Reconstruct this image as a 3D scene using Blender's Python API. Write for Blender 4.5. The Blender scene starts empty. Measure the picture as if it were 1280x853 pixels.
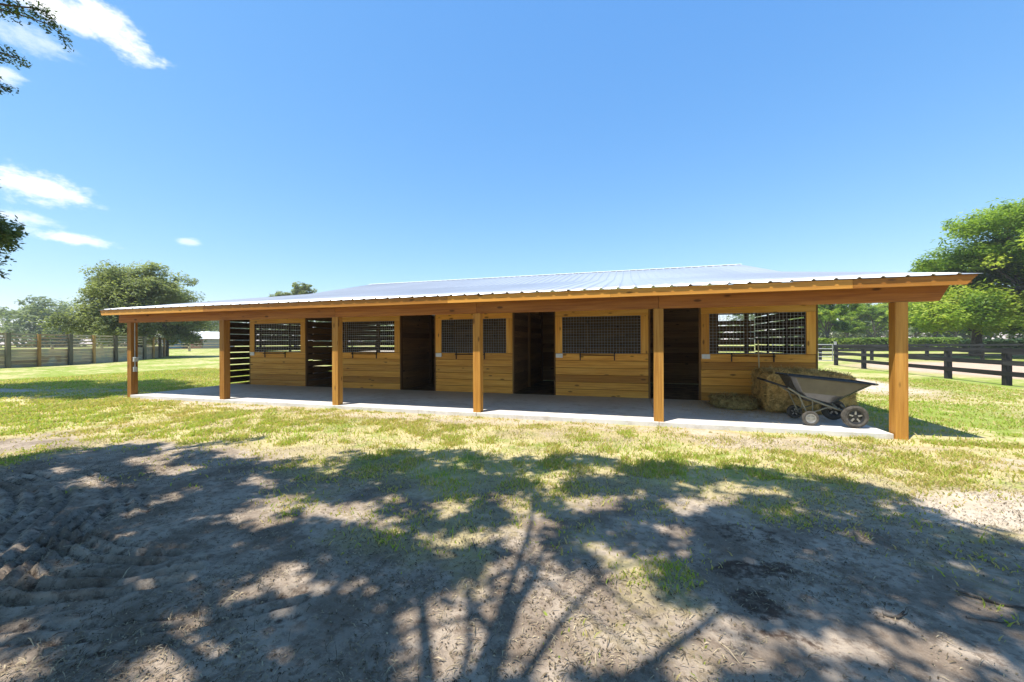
import bpy, math, random
import numpy as np
from mathutils import Vector, Matrix

random.seed(7)
C = bpy.context.scene.collection
SC = bpy.context.scene
R = math.radians
SUN = np.array([-0.23, -0.32, 1.0])          # direction towards the sun (unnormalised, per metre of height)

# ------------------------------------------------------------------ helpers
def tag(o, label=None, cat=None, group=None, kind=None):
    if label: o['label'] = label
    if cat: o['category'] = cat
    if group: o['group'] = group
    if kind: o['kind'] = kind
    return o

def empty(name, loc=(0, 0, 0), rz=0.0):
    o = bpy.data.objects.new(name, None)
    o.location = loc; o.rotation_euler = (0, 0, rz); o.empty_display_size = .2
    C.objects.link(o)
    return o

class MB:
    """Collects quads/polygons with a 2D board coordinate and a tint per face."""
    def __init__(s):
        s.v = []; s.f = []; s.uv = []; s.t = []; s.sm = []
    def poly(s, pts, uvs, tint=.5, smooth=False):
        n = len(s.v)
        s.v += [tuple(p) for p in pts]
        s.f.append(tuple(range(n, n + len(pts))))
        s.uv += list(uvs); s.t.append(tint); s.sm.append(smooth)
    def hexa(s, P, L, tint=None, uo=None):
        # P: 8 points, index = ix + 2*iy + 4*iz ; L = long axis 0/1/2
        tint = random.random() if tint is None else tint
        uo = (random.random() * 50, random.random() * 50) if uo is None else uo
        P = [np.array(p, float) for p in P]
        faces = [((0, 4, 6, 2), 0), ((1, 3, 7, 5), 0), ((0, 1, 5, 4), 1), ((2, 6, 7, 3), 1), ((0, 2, 3, 1), 2), ((4, 5, 7, 6), 2)]
        ln = [np.linalg.norm(P[1] - P[0]), np.linalg.norm(P[2] - P[0]), np.linalg.norm(P[4] - P[0])]
        for idx, ax in faces:
            oth = [a for a in (0, 1, 2) if a != ax]
            if L in oth:
                la = L; ca = [a for a in oth if a != L][0]
            else:
                la, ca = oth
            uvs = []
            for i in idx:
                b = [(i >> k) & 1 for k in range(3)]
                uvs.append((uo[0] + b[la] * ln[la] + (0 if ax != L else 20), uo[1] + b[ca] * ln[ca] + ax * .37))
            s.poly([P[i] for i in idx], uvs, tint)
    def box(s, lo, hi, L=None, tint=None):
        lo = np.array(lo, float); hi = np.array(hi, float)
        if L is None: L = int(np.argmax(hi - lo))
        P = [(hi if i & 1 else lo)[0:1].tolist() + (hi if i & 2 else lo)[1:2].tolist() + (hi if i & 4 else lo)[2:3].tolist() for i in range(8)]
        s.hexa(P, L, tint)
    def beam(s, a, b, w, h, up=(0, 0, 1), tint=None):
        a = np.array(a, float); b = np.array(b, float); d = b - a; d /= np.linalg.norm(d)
        u = np.array(up, float)
        if abs(np.dot(u, d)) > .95: u = np.array((0, 1., 0))
        x = np.cross(d, u); x /= np.linalg.norm(x); z = np.cross(x, d)
        P = []
        for i in range(8):
            base = b if i & 1 else a
            P.append(base + x * w * (.5 if i & 2 else -.5) + z * h * (.5 if i & 4 else -.5))
        # ordering ix=length, iy=x, iz=z : flip to keep normals outward
        Q = [P[i ^ 2] for i in range(8)]
        s.hexa(Q, 0, tint)
    def tube(s, pts, r, n=8, tint=.5, caps=True):
        pts = [np.array(p, float) for p in pts]
        rr = r if hasattr(r, '__len__') else [r] * len(pts)
        rings = []
        pv = None
        for i, p in enumerate(pts):
            d = pts[min(i + 1, len(pts) - 1)] - pts[max(i - 1, 0)]
            d /= (np.linalg.norm(d) + 1e-9)
            if pv is None:
                u = np.array((0, 0, 1.)) if abs(d[2]) < .9 else np.array((1., 0, 0))
            else: u = pv
            x = u - d * np.dot(u, d); x /= np.linalg.norm(x) + 1e-9; pv = x
            y = np.cross(d, x)
            rings.append([p + rr[i] * (math.cos(2 * math.pi * k / n) * x + math.sin(2 * math.pi * k / n) * y) for k in range(n)])
        acc = 0
        for i in range(len(rings) - 1):
            l = np.linalg.norm(pts[i + 1] - pts[i])
            for k in range(n):
                k2 = (k + 1) % n
                a0 = k / n * 6.28 * rr[i]; a1 = (k + 1) / n * 6.28 * rr[i]
                s.poly([rings[i][k], rings[i][k2], rings[i + 1][k2], rings[i + 1][k]], [(acc, a0), (acc, a1), (acc + l, a1), (acc + l, a0)], tint, True)
            acc += l
        if caps:
            s.poly(rings[0][::-1], [(0, 0)] * n, tint); s.poly(rings[-1], [(0, 0)] * n, tint)
    def lathe(s, c, axis, prof, n=24, tint=.5, closed=False):
        # prof: list of (radius, offset along axis)
        c = np.array(c, float); ax = np.array(axis, float); ax /= np.linalg.norm(ax)
        u = np.array((0, 0, 1.)) if abs(ax[2]) < .9 else np.array((1., 0, 0))
        x = np.cross(u, ax); x /= np.linalg.norm(x); y = np.cross(ax, x)
        rings = [[c + ax * h + r * (math.cos(2 * math.pi * k / n) * x + math.sin(2 * math.pi * k / n) * y) for k in range(n)] for r, h in prof]
        m = len(rings)
        for i in range(m if closed else m - 1):
            A = rings[i]; B = rings[(i + 1) % m]
            for k in range(n):
                k2 = (k + 1) % n
                s.poly([A[k], A[k2], B[k2], B[k]], [(k / n, i), ((k + 1) / n, i), ((k + 1) / n, i + 1), (k / n, i + 1)], tint, True)
    def build(s, name, mat, parent=None, merge=False, bevel=0):
        me = bpy.data.meshes.new(name)
        me.from_pydata(s.v, [], s.f)
        uv = me.uv_layers.new(name='board')
        uv.data.foreach_set('uv', np.array(s.uv, np.float32).ravel())
        at = me.attributes.new('tint', 'FLOAT', 'FACE')
        at.data.foreach_set('value', np.array(s.t, np.float32))
        me.polygons.foreach_set('use_smooth', np.array(s.sm, bool))
        me.materials.append(mat); me.update()
        o = bpy.data.objects.new(name, me); C.objects.link(o)
        if merge:
            import bmesh
            bm = bmesh.new(); bm.from_mesh(me); bmesh.ops.remove_doubles(bm, verts=bm.verts, dist=1e-4); bm.to_mesh(me); bm.free()
        if bevel:
            import bmesh
            bm = bmesh.new(); bm.from_mesh(me)
            bmesh.ops.remove_doubles(bm, verts=bm.verts, dist=1e-4)
            bm.to_mesh(me); bm.free()
            md = o.modifiers.new('b', 'BEVEL'); md.width = bevel; md.segments = 2; md.limit_method = 'ANGLE'
        if parent:
            o.parent = parent
            o.matrix_parent_inverse = Matrix.Translation(parent.location).inverted() if parent.type == 'EMPTY' else Matrix()
        return o

def np_mesh(name, V, F, mat, parent=None, attrs=None, smooth=False):
    """V (n,3), F (m,k) numpy; attrs: {name: (domain, array)}"""
    me = bpy.data.meshes.new(name)
    n, m, k = len(V), len(F), F.shape[1]
    me.vertices.add(n); me.loops.add(m * k); me.polygons.add(m)
    me.vertices.foreach_set('co', V.astype(np.float32).ravel())
    me.loops.foreach_set('vertex_index', F.astype(np.int32).ravel())
    me.polygons.foreach_set('loop_start', np.arange(0, m * k, k, dtype=np.int32))
    if smooth: me.polygons.foreach_set('use_smooth', np.ones(m, bool))
    me.update(calc_edges=True)
    for a, (dom, arr) in (attrs or {}).items():
        at = me.attributes.new(a, 'FLOAT', dom); at.data.foreach_set('value', arr.astype(np.float32))
    me.materials.append(mat)
    o = bpy.data.objects.new(name, me); C.objects.link(o)
    if parent:
        o.parent = parent
        o.matrix_parent_inverse = Matrix.Translation(parent.location).inverted() if parent.type == 'EMPTY' else Matrix()
    return o

def copy_tree(o, parent=None):
    c = o.copy(); C.objects.link(c)
    if parent: c.parent = parent
    for ch in list(o.children): copy_tree(ch, c)
    return c

# numpy value noise
def vnoise(x, y, seed=0):
    xi = np.floor(x).astype(np.int64); yi = np.floor(y).astype(np.int64)
    xf = x - xi; yf = y - yi
    u = xf * xf * (3 - 2 * xf); v = yf * yf * (3 - 2 * yf)
    def h(a, b):
        n = (a * 374761393 + b * 668265263 + seed * 1274126177) & 0x7fffffff
        n = ((n ^ (n >> 13)) * 1274126177) & 0x7fffffff
        return ((n ^ (n >> 16)) & 0xffff) / 65535.0
    return (h(xi, yi) * (1 - u) + h(xi + 1, yi) * u) * (1 - v) + (h(xi, yi + 1) * (1 - u) + h(xi + 1, yi + 1) * u) * v
def fbm(x, y, seed=0, o=4):
    r = 0; a = .5; t = 0
    for i in range(o):
        r = r + a * vnoise(x * 2 ** i, y * 2 ** i, seed + i * 17); t += a; a *= .5
    return r / t
def sstep(a, b, x):
    t = np.clip((x - a) / (b - a), 0, 1); return t * t * (3 - 2 * t)

# ------------------------------------------------------------------ materials
class NT:
    def __init__(s, name):
        s.m = bpy.data.materials.new(name); s.m.use_nodes = True
        s.t = s.m.node_tree; s.t.nodes.clear()
        s.out = s.n('ShaderNodeOutputMaterial')
        s.b = s.n('ShaderNodeBsdfPrincipled')
        s.l(s.b.outputs[0], s.out.inputs[0])
    def n(s, typ, **kw):
        nd = s.t.nodes.new(typ)
        for k, v in kw.items(): setattr(nd, k, v)
        return nd
    def l(s, a, b): s.t.links.new(a, b)
    def val(s, sock, v):
        if hasattr(v, 'is_output'): s.l(v, sock)
        else: sock.default_value = v
    def math(s, op, a, b=0.0, clamp=False):
        nd = s.n('ShaderNodeMath', operation=op); nd.use_clamp = clamp
        s.val(nd.inputs[0], a); s.val(nd.inputs[1], b); return nd.outputs[0]
    def noise(s, vec, scale, detail=4, rough=.55):
        nd = s.n('ShaderNodeTexNoise'); nd.inputs['Scale'].default_value = scale
        nd.inputs['Detail'].default_value = detail; nd.inputs['Roughness'].default_value = rough
        if vec is not None: s.l(vec, nd.inputs['Vector'])
        return nd.outputs['Fac']
    def mix(s, f, a, b, blend='MIX'):
        nd = s.n('ShaderNodeMix', data_type='RGBA', blend_type=blend)
        s.val(nd.inputs[0], f)
        for sk, v in ((nd.inputs[6], a), (nd.inputs[7], b)):
            if hasattr(v, 'is_output'): s.l(v, sk)
            else: sk.default_value = (*v, 1) if len(v) == 3 else v
        return nd.outputs[2]
    def ss(s, x, a, b):
        nd = s.n('ShaderNodeMapRange', interpolation_type='SMOOTHSTEP')
        s.val(nd.inputs[0], x); s.val(nd.inputs[1], a); s.val(nd.inputs[2], b); return nd.outputs[0]
    def mapping(s, vec, scale):
        nd = s.n('ShaderNodeMapping'); nd.inputs['Scale'].default_value = scale; s.l(vec, nd.inputs[0]); return nd.outputs[0]
    def attr(s, name):
        nd = s.n('ShaderNodeAttribute'); nd.attribute_name = name; return nd.outputs['Fac']
    def pos(s): return s.n('ShaderNodeNewGeometry').outputs['Position']
    def bump(s, h, strength, dist=.02):
        nd = s.n('ShaderNodeBump'); nd.inputs['Strength'].default_value = strength; nd.inputs['Distance'].default_value = dist
        s.l(h, nd.inputs['Height']); s.l(nd.outputs[0], s.b.inputs['Normal'])
    def col(s, c): s.val(s.b.inputs['Base Color'], c if hasattr(c, 'is_output') else (*c, 1))
    def set(s, rough=.6, metal=0., spec=.3):
        s.b.inputs['Roughness'].default_value = rough; s.b.inputs['Metallic'].default_value = metal
        s.b.inputs['Specular IOR Level'].default_value = spec

def wood(name, base, dark, light, rough=.6, knots=.8, grain=1.0, weather=None):
    t = NT(name); t.set(rough, 0, .25)
    uv = t.n('ShaderNodeUVMap'); uv.uv_map = 'board'; u = uv.outputs[0]
    tint = t.attr('tint')
    g1 = t.noise(t.mapping(u, (1.2, 28, 1)), 1.0, 5, .65)
    g2 = t.noise(t.mapping(u, (.5, 7, 1)), 1.0, 3, .5)
    c = t.mix(t.ss(g1, .3, .72), base, dark)
    c = t.mix(t.math('MULTIPLY', t.ss(g2, .45, .75), .55), c, light)
    # board to board variation
    c = t.mix(t.ss(tint, .45, 1.0), c, t.mix(1.0, c, (1.26, 1.20, 1.08), 'MULTIPLY'))
    c = t.mix(t.ss(tint, .45, 0.0), c, t.mix(1.0, c, (.66, .57, .48), 'MULTIPLY'))
    # knots
    wob = t.n('ShaderNodeTexVoronoi'); wob.inputs['Scale'].default_value = 1.0
    t.l(t.mapping(u, (2.4, 6.5, 1)), wob.inputs['Vector'])
    kn = t.math('ADD', wob.outputs['Distance'], t.math('MULTIPLY', g1, .06))
    sepc = t.n('ShaderNodeSeparateColor'); t.l(wob.outputs['Color'], sepc.inputs[0])
    kn = t.math('ADD', kn, t.math('MULTIPLY', t.ss(sepc.outputs[0], .55, .6), 1.0))
    c = t.mix(t.math('MULTIPLY', t.ss(kn, .24, .12), knots), c, tuple(x * .22 for x in dark))
    if weather:
        w = t.noise(t.pos(), 1.3, 4, .6)
        c = t.mix(t.ss(w, .45, .7), c, weather)
    t.col(c)
    t.bump(t.math('ADD', g1, t.math('MULTIPLY', t.ss(kn, .2, .08), .3)), .25 * grain, .006)
    return t.m

M = {}
M['fascia'] = wood('fascia_wood', (.60, .295, .055), (.43, .18, .028), (.70, .38, .085), .5)
M['beam'] = wood('beam_wood', (.36, .145, .03), (.22, .075, .015), (.44, .20, .045), .6)
M['post'] = wood('post_wood', (.44, .225, .048), (.29, .125, .022), (.56, .31, .08), .6, knots=.7)
M['panel'] = wood('stall_wood', (.66, .345, .060), (.45, .19, .030), (.76, .45, .105), .55)
M['trim'] = wood('trim_wood', (.70, .37, .066), (.53, .24, .04), (.78, .48, .12), .55)
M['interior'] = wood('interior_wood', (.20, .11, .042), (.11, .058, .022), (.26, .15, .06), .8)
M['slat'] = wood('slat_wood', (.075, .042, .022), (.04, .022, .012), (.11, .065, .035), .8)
M['black_board'] = wood('black_fence_board', (.030, .030, .036), (.017, .017, .020), (.075, .075, .085), .7, knots=.2)
M['grey_board'] = wood('weathered_board', (.46, .365, .25), (.29, .225, .15), (.55, .46, .33), .85, knots=.3, weather=(.31, .29, .22))
M['old_post'] = wood('weathered_post', (.15, .14, .10), (.08, .075, .05), (.20, .19, .14), .85, knots=.1)
M['new_post'] = wood('yellow_post', (.46, .30, .11), (.33, .19, .06), (.55, .39, .17), .7, knots=.2)
M['handle'] = wood('handle_wood', (.52, .42, .24), (.42, .32, .17), (.60, .50, .32), .5, knots=0)

def simple(name, col, rough=.5, metal=0., spec=.4, var=.15, scale=6, bump=0.0):
    t = NT(name); t.set(rough, metal, spec)
    n = t.noise(t.pos(), scale, 4, .6)
    c = t.mix(t.ss(n, .3, .7), tuple(x * (1 - var) for x in col), tuple(min(1, x * (1 + var)) for x in col))
    t.col(c)
    if bump: t.bump(t.noise(t.pos(), scale * 8, 3), bump, .01)
    return t.m
M['black_metal'] = simple('black_metal', (.012, .012, .012), .45, .3)
M['wire'] = simple('galvanised_wire', (.40, .39, .37), .5, .4)
M['galv'] = simple('galvanised_tube', (.42, .42, .43), .4, .6)
M['tub'] = simple('dark_tub', (.125, .125, .128), .24, .55, .5, .12, 9)
M['tubin'] = simple('tub_rim', (.018, .018, .019), .35, 0., .5)
M['frame'] = simple('barrow_frame', (.20, .19, .14), .45, .4, .5)
M['tyre'] = simple('dusty_tyre', (.085, .077, .066), .9, 0, .2, .35, 14)
M['rim'] = simple('wheel_rim', (.30, .29, .27), .35, .5)
M['rimdark'] = simple('black_wheel_rim', (.03, .03, .03), .35, .2)
M['box'] = simple('outlet_plastic', (.42, .43, .42), .5)
M['white'] = simple('white_plate', (.72, .71, .66), .5, 0, .3, .06)
M['redpaint'] = simple('red_paint', (.20, .085, .06), .7, 0, .2, .25, .8)
M['bluepaint'] = simple('blue_paint', (.03, .10, .20), .6, 0, .3, .2, .8)
M['whitepaint'] = simple('white_paint', (.72, .72, .70), .6, 0, .3, .06)
M['shade_in'] = simple('painted_inner_shade', (.02, .015, .012), .9)  # near-black colour carries the shade inside the barn
M['grey_paint'] = simple('grey_paint', (.3, .3, .31), .7)
M['bristle'] = simple('dark_bristle', (.016, .014, .012), .9, 0, .1, .4, 40)

def roof_mat():
    t = NT('galvalume'); t.set(.38, .55, .4)
    n = t.noise(t.mapping(t.pos(), (.4, .15, .4)), 1.0, 3, .5)
    t.col(t.mix(t.ss(n, .3, .7), (.44, .455, .48), (.53, .545, .57)))
    return t.m
M['roof'] = roof_mat()

def concrete():
    t = NT('concrete'); t.set(.85, 0, .2)
    p = t.pos()
    a = t.noise(p, .9, 5, .6); b = t.noise(p, 5, 5, .65); d = t.noise(p, 60, 2)
    c = t.mix(t.ss(a, .35, .65), (.54, .51, .475), (.66, .63, .59))
    c = t.mix(t.math('MULTIPLY', t.ss(b, .48, .70), .55), c, (.36, .31, .25))
    sx = t.n('ShaderNodeSeparateXYZ'); t.l(p, sx.inputs[0])
    # dusty brown trodden band near the stall doors, and pale control joints
    dirt = t.math('MULTIPLY', t.ss(t.math('ADD', sx.outputs[1], t.math('MULTIPLY', a, 1.8)), 9.9, 11.6), .6)
    c = t.mix(dirt, c, (.30, .24, .17))
    t.col(c); t.bump(t.math('ADD', d, b), .2, .004)
    return t.m
M['concrete'] = concrete()

def straw_mat(name, a, b):
    t = NT(name); t.set(.85, 0, .15)
    tint = t.attr('tint')
    c = t.mix(tint, a, b)
    c = t.mix(t.math('MULTIPLY', t.ss(t.noise(t.pos(), 9, 6, .7), .42, .62), .75), c, tuple(x * .35 for x in a))
    t.col(c)
    return t.m
M['hay'] = straw_mat('hay', (.56, .36, .12), (.82, .59, .24))
M['hay_green'] = straw_mat('green_hay', (.34, .26, .10), (.54, .42, .18))
M['litter'] = straw_mat('dry_litter', (.085, .058, .036), (.48, .39, .25))

def leaf(name, a, b, c_, trans=.25, rough=.55):
    t = NT(name); t.set(rough, 0, .25)
    tint = t.attr('tint')
    col = t.mix(t.ss(tint, .0, .55), a, b); col = t.mix(t.ss(tint, .55, 1.0), col, c_)
    t.col(col)
    tr = t.n('ShaderNodeBsdfTranslucent'); t.l(t.mix(1.0, col, (1.5, 1.5, .8), 'MULTIPLY'), tr.inputs[0])
    mx = t.n('ShaderNodeMixShader'); mx.inputs[0].default_value = trans
    t.l(t.b.outputs[0], mx.inputs[1]); t.l(tr.outputs[0], mx.inputs[2]); t.l(mx.outputs[0], t.out.inputs[0])
    return t.m
M['oak'] = leaf('oak_leaves', (.036, .064, .018), (.066, .108, .026), (.115, .16, .04))
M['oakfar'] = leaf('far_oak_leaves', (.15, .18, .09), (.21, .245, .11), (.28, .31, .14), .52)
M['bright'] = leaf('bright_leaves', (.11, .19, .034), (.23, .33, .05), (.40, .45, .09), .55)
M['wood_far'] = leaf('haze_paled_leaves', (.14, .185, .10), (.19, .235, .12), (.25, .295, .155), .4)  # leaf colours lightened so distant haze is part of the tint
M['hedge'] = leaf('hedge_leaves', (.11, .18, .03), (.18, .27, .04), (.27, .35, .06), .4)
M['darkshrub'] = leaf('shrub_leaves', (.020, .045, .014), (.035, .07, .02), (.06, .10, .03))
M['moss'] = leaf('grey_moss', (.20, .21, .17), (.27, .27, .23), (.34, .34, .29))
M['grass'] = leaf('grass_blades', (.52, .42, .20), (.38, .39, .09), (.33, .43, .065), .45)
def bark_mat(name, a, b):
    t = NT(name); t.set(.9, 0, .1)
    n = t.noise(t.mapping(t.pos(), (9, 9, 2.2)), 1.0, 5, .7)
    t.col(t.mix(t.ss(n, .35, .65), a, b)); t.bump(n, .7, .04)
    return t.m
M['bark'] = bark_mat('bark', (.06, .05, .042), (.17, .15, .13))

# ------------------------------------------------------------------ ground
def axis(lo, hi, step, a, b, g=.032):
    v = list(np.arange(lo, hi, step)); s = step; x = v[-1]
    while x < b: s *= 1 + g; x += s; v.append(x)
    s = step; x = lo; pre = []
    while x > a: s *= 1 + g; x -= s; pre.append(x)
    return np.array(pre[::-1] + v)

SAND = [  # bare sandy patches: x, y, rx, ry, rotation, strength
    (-4.6, 7.35, 12.0, .42, 0, .62), (3.3, 4.9, 1.3, .5, .45, .8), (7.4, 19.5, 2.6, 6.0, .12, 1.0), (1.9, 6.9, 2.0, .4, .1, .6),
    (5.3, 6.6, 1.5, .5, .1, .6), (-7.6, 4.0, 2.6, .5, .1, .35), (-1.2, 6.5, 1.6, .5, .0, .4), (-24, 24, 5.0, 2.2, .9, .9), (-40, 52, 22, 6.5, .95, 1.0),
    (-17.5, 8.6, 3.0, .6, .2, .6), (-10.3, 7.4, 3.4, .5, 0, .5), (5.6, 4.6, 3, .7, .2, .5), (-13.5, 16.0, 1.8, 1.8, 0, .4), (-21.5, 7.8, 3.5, .9, .15, .9)]
PADDOCK = [(21, 27, 8.2, 10.5, .0, 1.0)]
DAMP = [(.85, 3.05, .36, .13, .2, .8), (.78, 2.72, .20, .14, .1, .8), (.80, 2.42, .18, .08, .1, .75), (-.85, 4.75, .5, .35, .3, .5), (.95, 3.6, .4, .2, .2, .5)]
def ell(x, y, L, jx=0, jy=0):
    r = np.zeros_like(x)
    for cx, cy, rx, ry, a, s in L:
        dx = x + jx - cx; dy = y + jy - cy
        u = (dx * math.cos(a) + dy * math.sin(a)) / rx; v = (-dx * math.sin(a) + dy * math.cos(a)) / ry
        r = np.maximum(r, s * (1 - sstep(.55, 1.25, np.sqrt(u * u + v * v))))
    return r
def sand_mask(x, y):
    w = 1 + .04 * np.hypot(x, y)
    return ell(x, y, SAND, (fbm(x * .9 / w, y * .9 / w, 5) - .5) * 1.6, (fbm(x * .9 / w, y * .9 / w, 9) - .5) * 1.2)
def grass_mask(x, y):
    """0 bare .. 1 dense green"""
    n = fbm(x * .75, y * .75, 21, 4); n2 = fbm(x * .22, y * .22, 33, 3); n3 = fbm(x * 3.1, y * 3.1, 77, 3)
    edge = 4.55 - .30 * (x + 1) * 0 + .25 * np.sin(x * .8) - .12 * np.clip(x, 0, 4)
    base = sstep(edge - 2.3, edge + 1.5, y + (n - .5) * 2.6)
    base = base * (.50 + .55 * n2 + .45 * (n - .5) + .55 * (n3 - .5))
    near = .42 * sstep(.60, .74, n) * sstep(1.2, 3.0, y)
    g = np.maximum(base, near)
    g = g + .16 * sstep(12, 18, y) + .22 * sstep(-13, -20, x) * sstep(5, 9, y)
    g = g * (1 - .95 * sand_mask(x, y))
    g = g * (1 - .97 * ell(x, y, PADDOCK, (fbm(x * .3, y * .3, 3) - .5) * 3, 0))
    return np.clip(g, 0, 1)

def _rut_list():
    rr = random.Random(12); out = []
    sets = [  # tyre passes: centre polyline, number of parallel ribs, spacing, half width, depth
        ([(-7.2, 2.75), (-6.3, 2.65), (-5.5, 2.32), (-5.0, 1.95), (-4.4, 1.55)], 4, .11, .026, .030),
        ([(-4.95, 2.40), (-4.55, 2.06), (-4.2, 1.72), (-3.85, 1.42)], 4, .10, .028, .040),
        ([(-3.98, 1.48), (-3.55, 1.55), (-3.2, 1.70), (-2.90, 1.95)], 3, .12, .032, .055),
        ([(-4.62, 2.02), (-4.2, 2.0), (-3.75, 1.94), (-3.25, 2.06)], 3, .11, .028, .040),
        ([(-6.4, 3.05), (-5.6, 2.92), (-4.9, 2.68), (-4.4, 2.4)], 3, .12, .026, .022),
        ([(-3.5, 1.10), (-2.9, 1.28), (-2.3, 1.6), (-1.9, 1.9)], 3, .11, .026, .018)]
    for pl, n, sp, w, d in sets:
        for k in range(n):
            o = (k - (n - 1) / 2) * sp
            q = []
            for i, (x, y) in enumerate(pl):
                a = pl[max(i - 1, 0)]; b = pl[min(i + 1, len(pl) - 1)]
                dx, dy = b[0] - a[0], b[1] - a[1]; L = math.hypot(dx, dy)
                q.append((x - dy / L * o + rr.uniform(-.015, .015), y + dx / L * o + rr.uniform(-.015, .015)))
            out.append((q, w * rr.uniform(.8, 1.2), d * rr.uniform(.7, 1.2)))
    return out
RUTS = _rut_list()
TRACKS = [([(-.79, 4.2), (-1.1, 3.3), (-1.35, 2.6), (-1.75, 1.7)], .045), ([(-1.6, 4.3), (-1.85, 3.6), (-2.06, 2.45), (-2.3, 1.8)], .045)]
def pdist(x, y, pl):
    d = np.full_like(x, 9.)
    for (ax, ay), (bx, by) in zip(pl[:-1], pl[1:]):
        vx, vy = bx - ax, by - ay
        t = np.clip(((x - ax) * vx + (y - ay) * vy) / (vx * vx + vy * vy), 0, 1)
        d = np.minimum(d, np.hypot(x - ax - t * vx, y - ay - t * vy))
    return d
def terrain(x, y):
    d = np.hypot(x, y)
    z = .95 * sstep(38, 115, y * .85 - x * .25)
    z = z + .05 * (fbm(x * .25, y * .25, 51) - .5) * sstep(13, 20, d)
    return z
def zg(x, y):
    return float(terrain(np.array([float(x)]), np.array([float(y)]))[0])

def make_ground():
    xs = axis(-7.4, 3.6, .026, -900, 900); ys = axis(.6, 5.2, .026, -160, 1100)
    X, Y = np.meshgrid(xs, ys)
    Z = terrain(X, Y)
    near = sstep(8.5, 5.0, Y) * sstep(-14, -8, X) * sstep(9, 5, X)
    Z += near * (.014 * (fbm(X * 1.1, Y * 1.1, 61, 4) - .5) + .009 * (fbm(X * 6, Y * 6, 62, 3) - .5) + .010 * (fbm(X * 15, Y * 15, 63, 3) - .5))
    rm = np.zeros_like(X)
    for pl, w, dep in RUTS:
        jx = (fbm(X * 3, Y * 3, 71) - .5) * .05; jy = (fbm(X * 3, Y * 3, 72) - .5) * .05
        d = pdist(X + jx, Y + jy, pl)
        k = sstep(.22, .42, fbm(X * 2.2, Y * 2.2, 73, 2))
        Z += k * (-dep * np.exp(-(d / w) ** 2) + dep * .35 * np.exp(-((d - 2.1 * w) / (.8 * w)) ** 2))
        rm = np.maximum(rm, k * np.exp(-(d / (w * 1.1)) ** 2))
    # churned tread marks in the same corner
    ch = sstep(-3.0, -4.2, X) * sstep(-8.2, -7, X) * sstep(3.1, 2.5, Y)
    Z += 0 * ch * np.sin((X * .5 + Y) * 42 + 3 * fbm(X * 2, Y * 2, 81)) * sstep(.4, .6, fbm(X * 1.6, Y * 1.6, 82))
    tr = np.zeros_like(X)
    for pl, w in TRACKS:
        d = pdist(X + (fbm(X * 2, Y * 2, 91) - .5) * .08, Y, pl)
        tr = np.maximum(tr, np.exp(-(d / w) ** 2) * sstep(.25, .6, fbm(X * 3, Y * 3, 92)))
    Z -= tr * .012
    # keep the sheet below the slab and floors
    under = sstep(-15.2, -14.6, X) * sstep(5.6, 4.9, X) * sstep(7.2, 7.6, Y) * sstep(26, 25, Y)
    Z = Z * (1 - under) - under * .004
    n = len(xs); m = len(ys)
    V = np.stack([X.ravel(), Y.ravel(), Z.ravel()], 1)
    i = np.arange(m - 1)[:, None] * n + np.arange(n - 1)[None]
    F = np.stack([i, i + 1, i + n + 1, i + n], -1).reshape(-1, 4)
    g = grass_mask(X, Y).ravel(); s = sand_mask(X, Y).ravel(); p = ell(X, Y, PADDOCK, (fbm(X * .3, Y * .3, 3) - .5) * 3, 0).ravel()
    dm = ell(X, Y, DAMP, (fbm(X * 4, Y * 4, 13) - .5) * .4, (fbm(X * 4, Y * 4, 14) - .5) * .4).ravel()
    t = NT('ground_soil'); t.set(.95, 0, .1)
    P = t.pos()
    big = t.noise(P, .35, 4, .6); mid = t.noise(P, 2.2, 5, .62); fine = t.noise(P, 14, 5, .7); grit = t.noise(P, 90, 3, .7)
    soil = t.mix(t.ss(mid, .38, .62), (.21, .163, .122), (.39, .318, .247))
    soil = t.mix(t.math('MULTIPLY', t.ss(fine, .47, .62), .7), soil, (.15, .11, .08))
    soil = t.mix(t.math('MULTIPLY', t.ss(grit, .58, .75), .55), soil, (.45, .37, .29))
    sandc = t.mix(t.ss(mid, .3, .7), (.46, .375, .28), (.58, .49, .385))
    sandc = t.mix(t.math('MULTIPLY', t.ss(grit, .5, .7), .3), sandc, (.34, .26, .18))
    # further off the soil is the same pale sand as the patches
    sy = t.n('ShaderNodeSeparateXYZ'); t.l(P, sy.inputs[0])
    soil = t.mix(t.ss(t.math('ADD', sy.outputs[1], t.math('MULTIPLY', mid, 1.5)), 4.2, 6.3), soil, sandc)
    c = t.mix(t.ss(t.math('ADD', t.attr('sand'), t.math('MULTIPLY', t.math('SUBTRACT', fine, .5), .6)), .25, .7), soil, sandc)
    c = t.mix(t.ss(t.attr('track'), .2, 1.3), c, (.34, .28, .22))
    padc = t.mix(t.ss(mid, .35, .65), (.43, .30, .22), (.52, .385, .29))
    c = t.mix(t.ss(t.math('ADD', t.attr('paddock'), t.math('MULTIPLY', t.math('SUBTRACT', mid, .5), .9)), .3, .6), c, padc)
    dmf = t.math('MULTIPLY', t.ss(t.math('ADD', t.attr('damp'), t.math('MULTIPLY', t.math('SUBTRACT', fine, .5), 2.2)), .3, .9), .8)
    c = t.mix(dmf, c, (.060, .036, .026))
    gg = t.math('ADD', t.attr('grass'), t.math('MULTIPLY', t.math('SUBTRACT', fine, .5), .55))
    gg = t.math('ADD', gg, t.math('MULTIPLY', t.math('SUBTRACT', mid, .5), .35))
    gdry = t.mix(t.ss(fine, .35, .65), (.52, .44, .24), (.42, .355, .16))
    ggr = t.mix(t.ss(fine, .35, .65), (.18, .245, .040), (.27, .315, .065))
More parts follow.
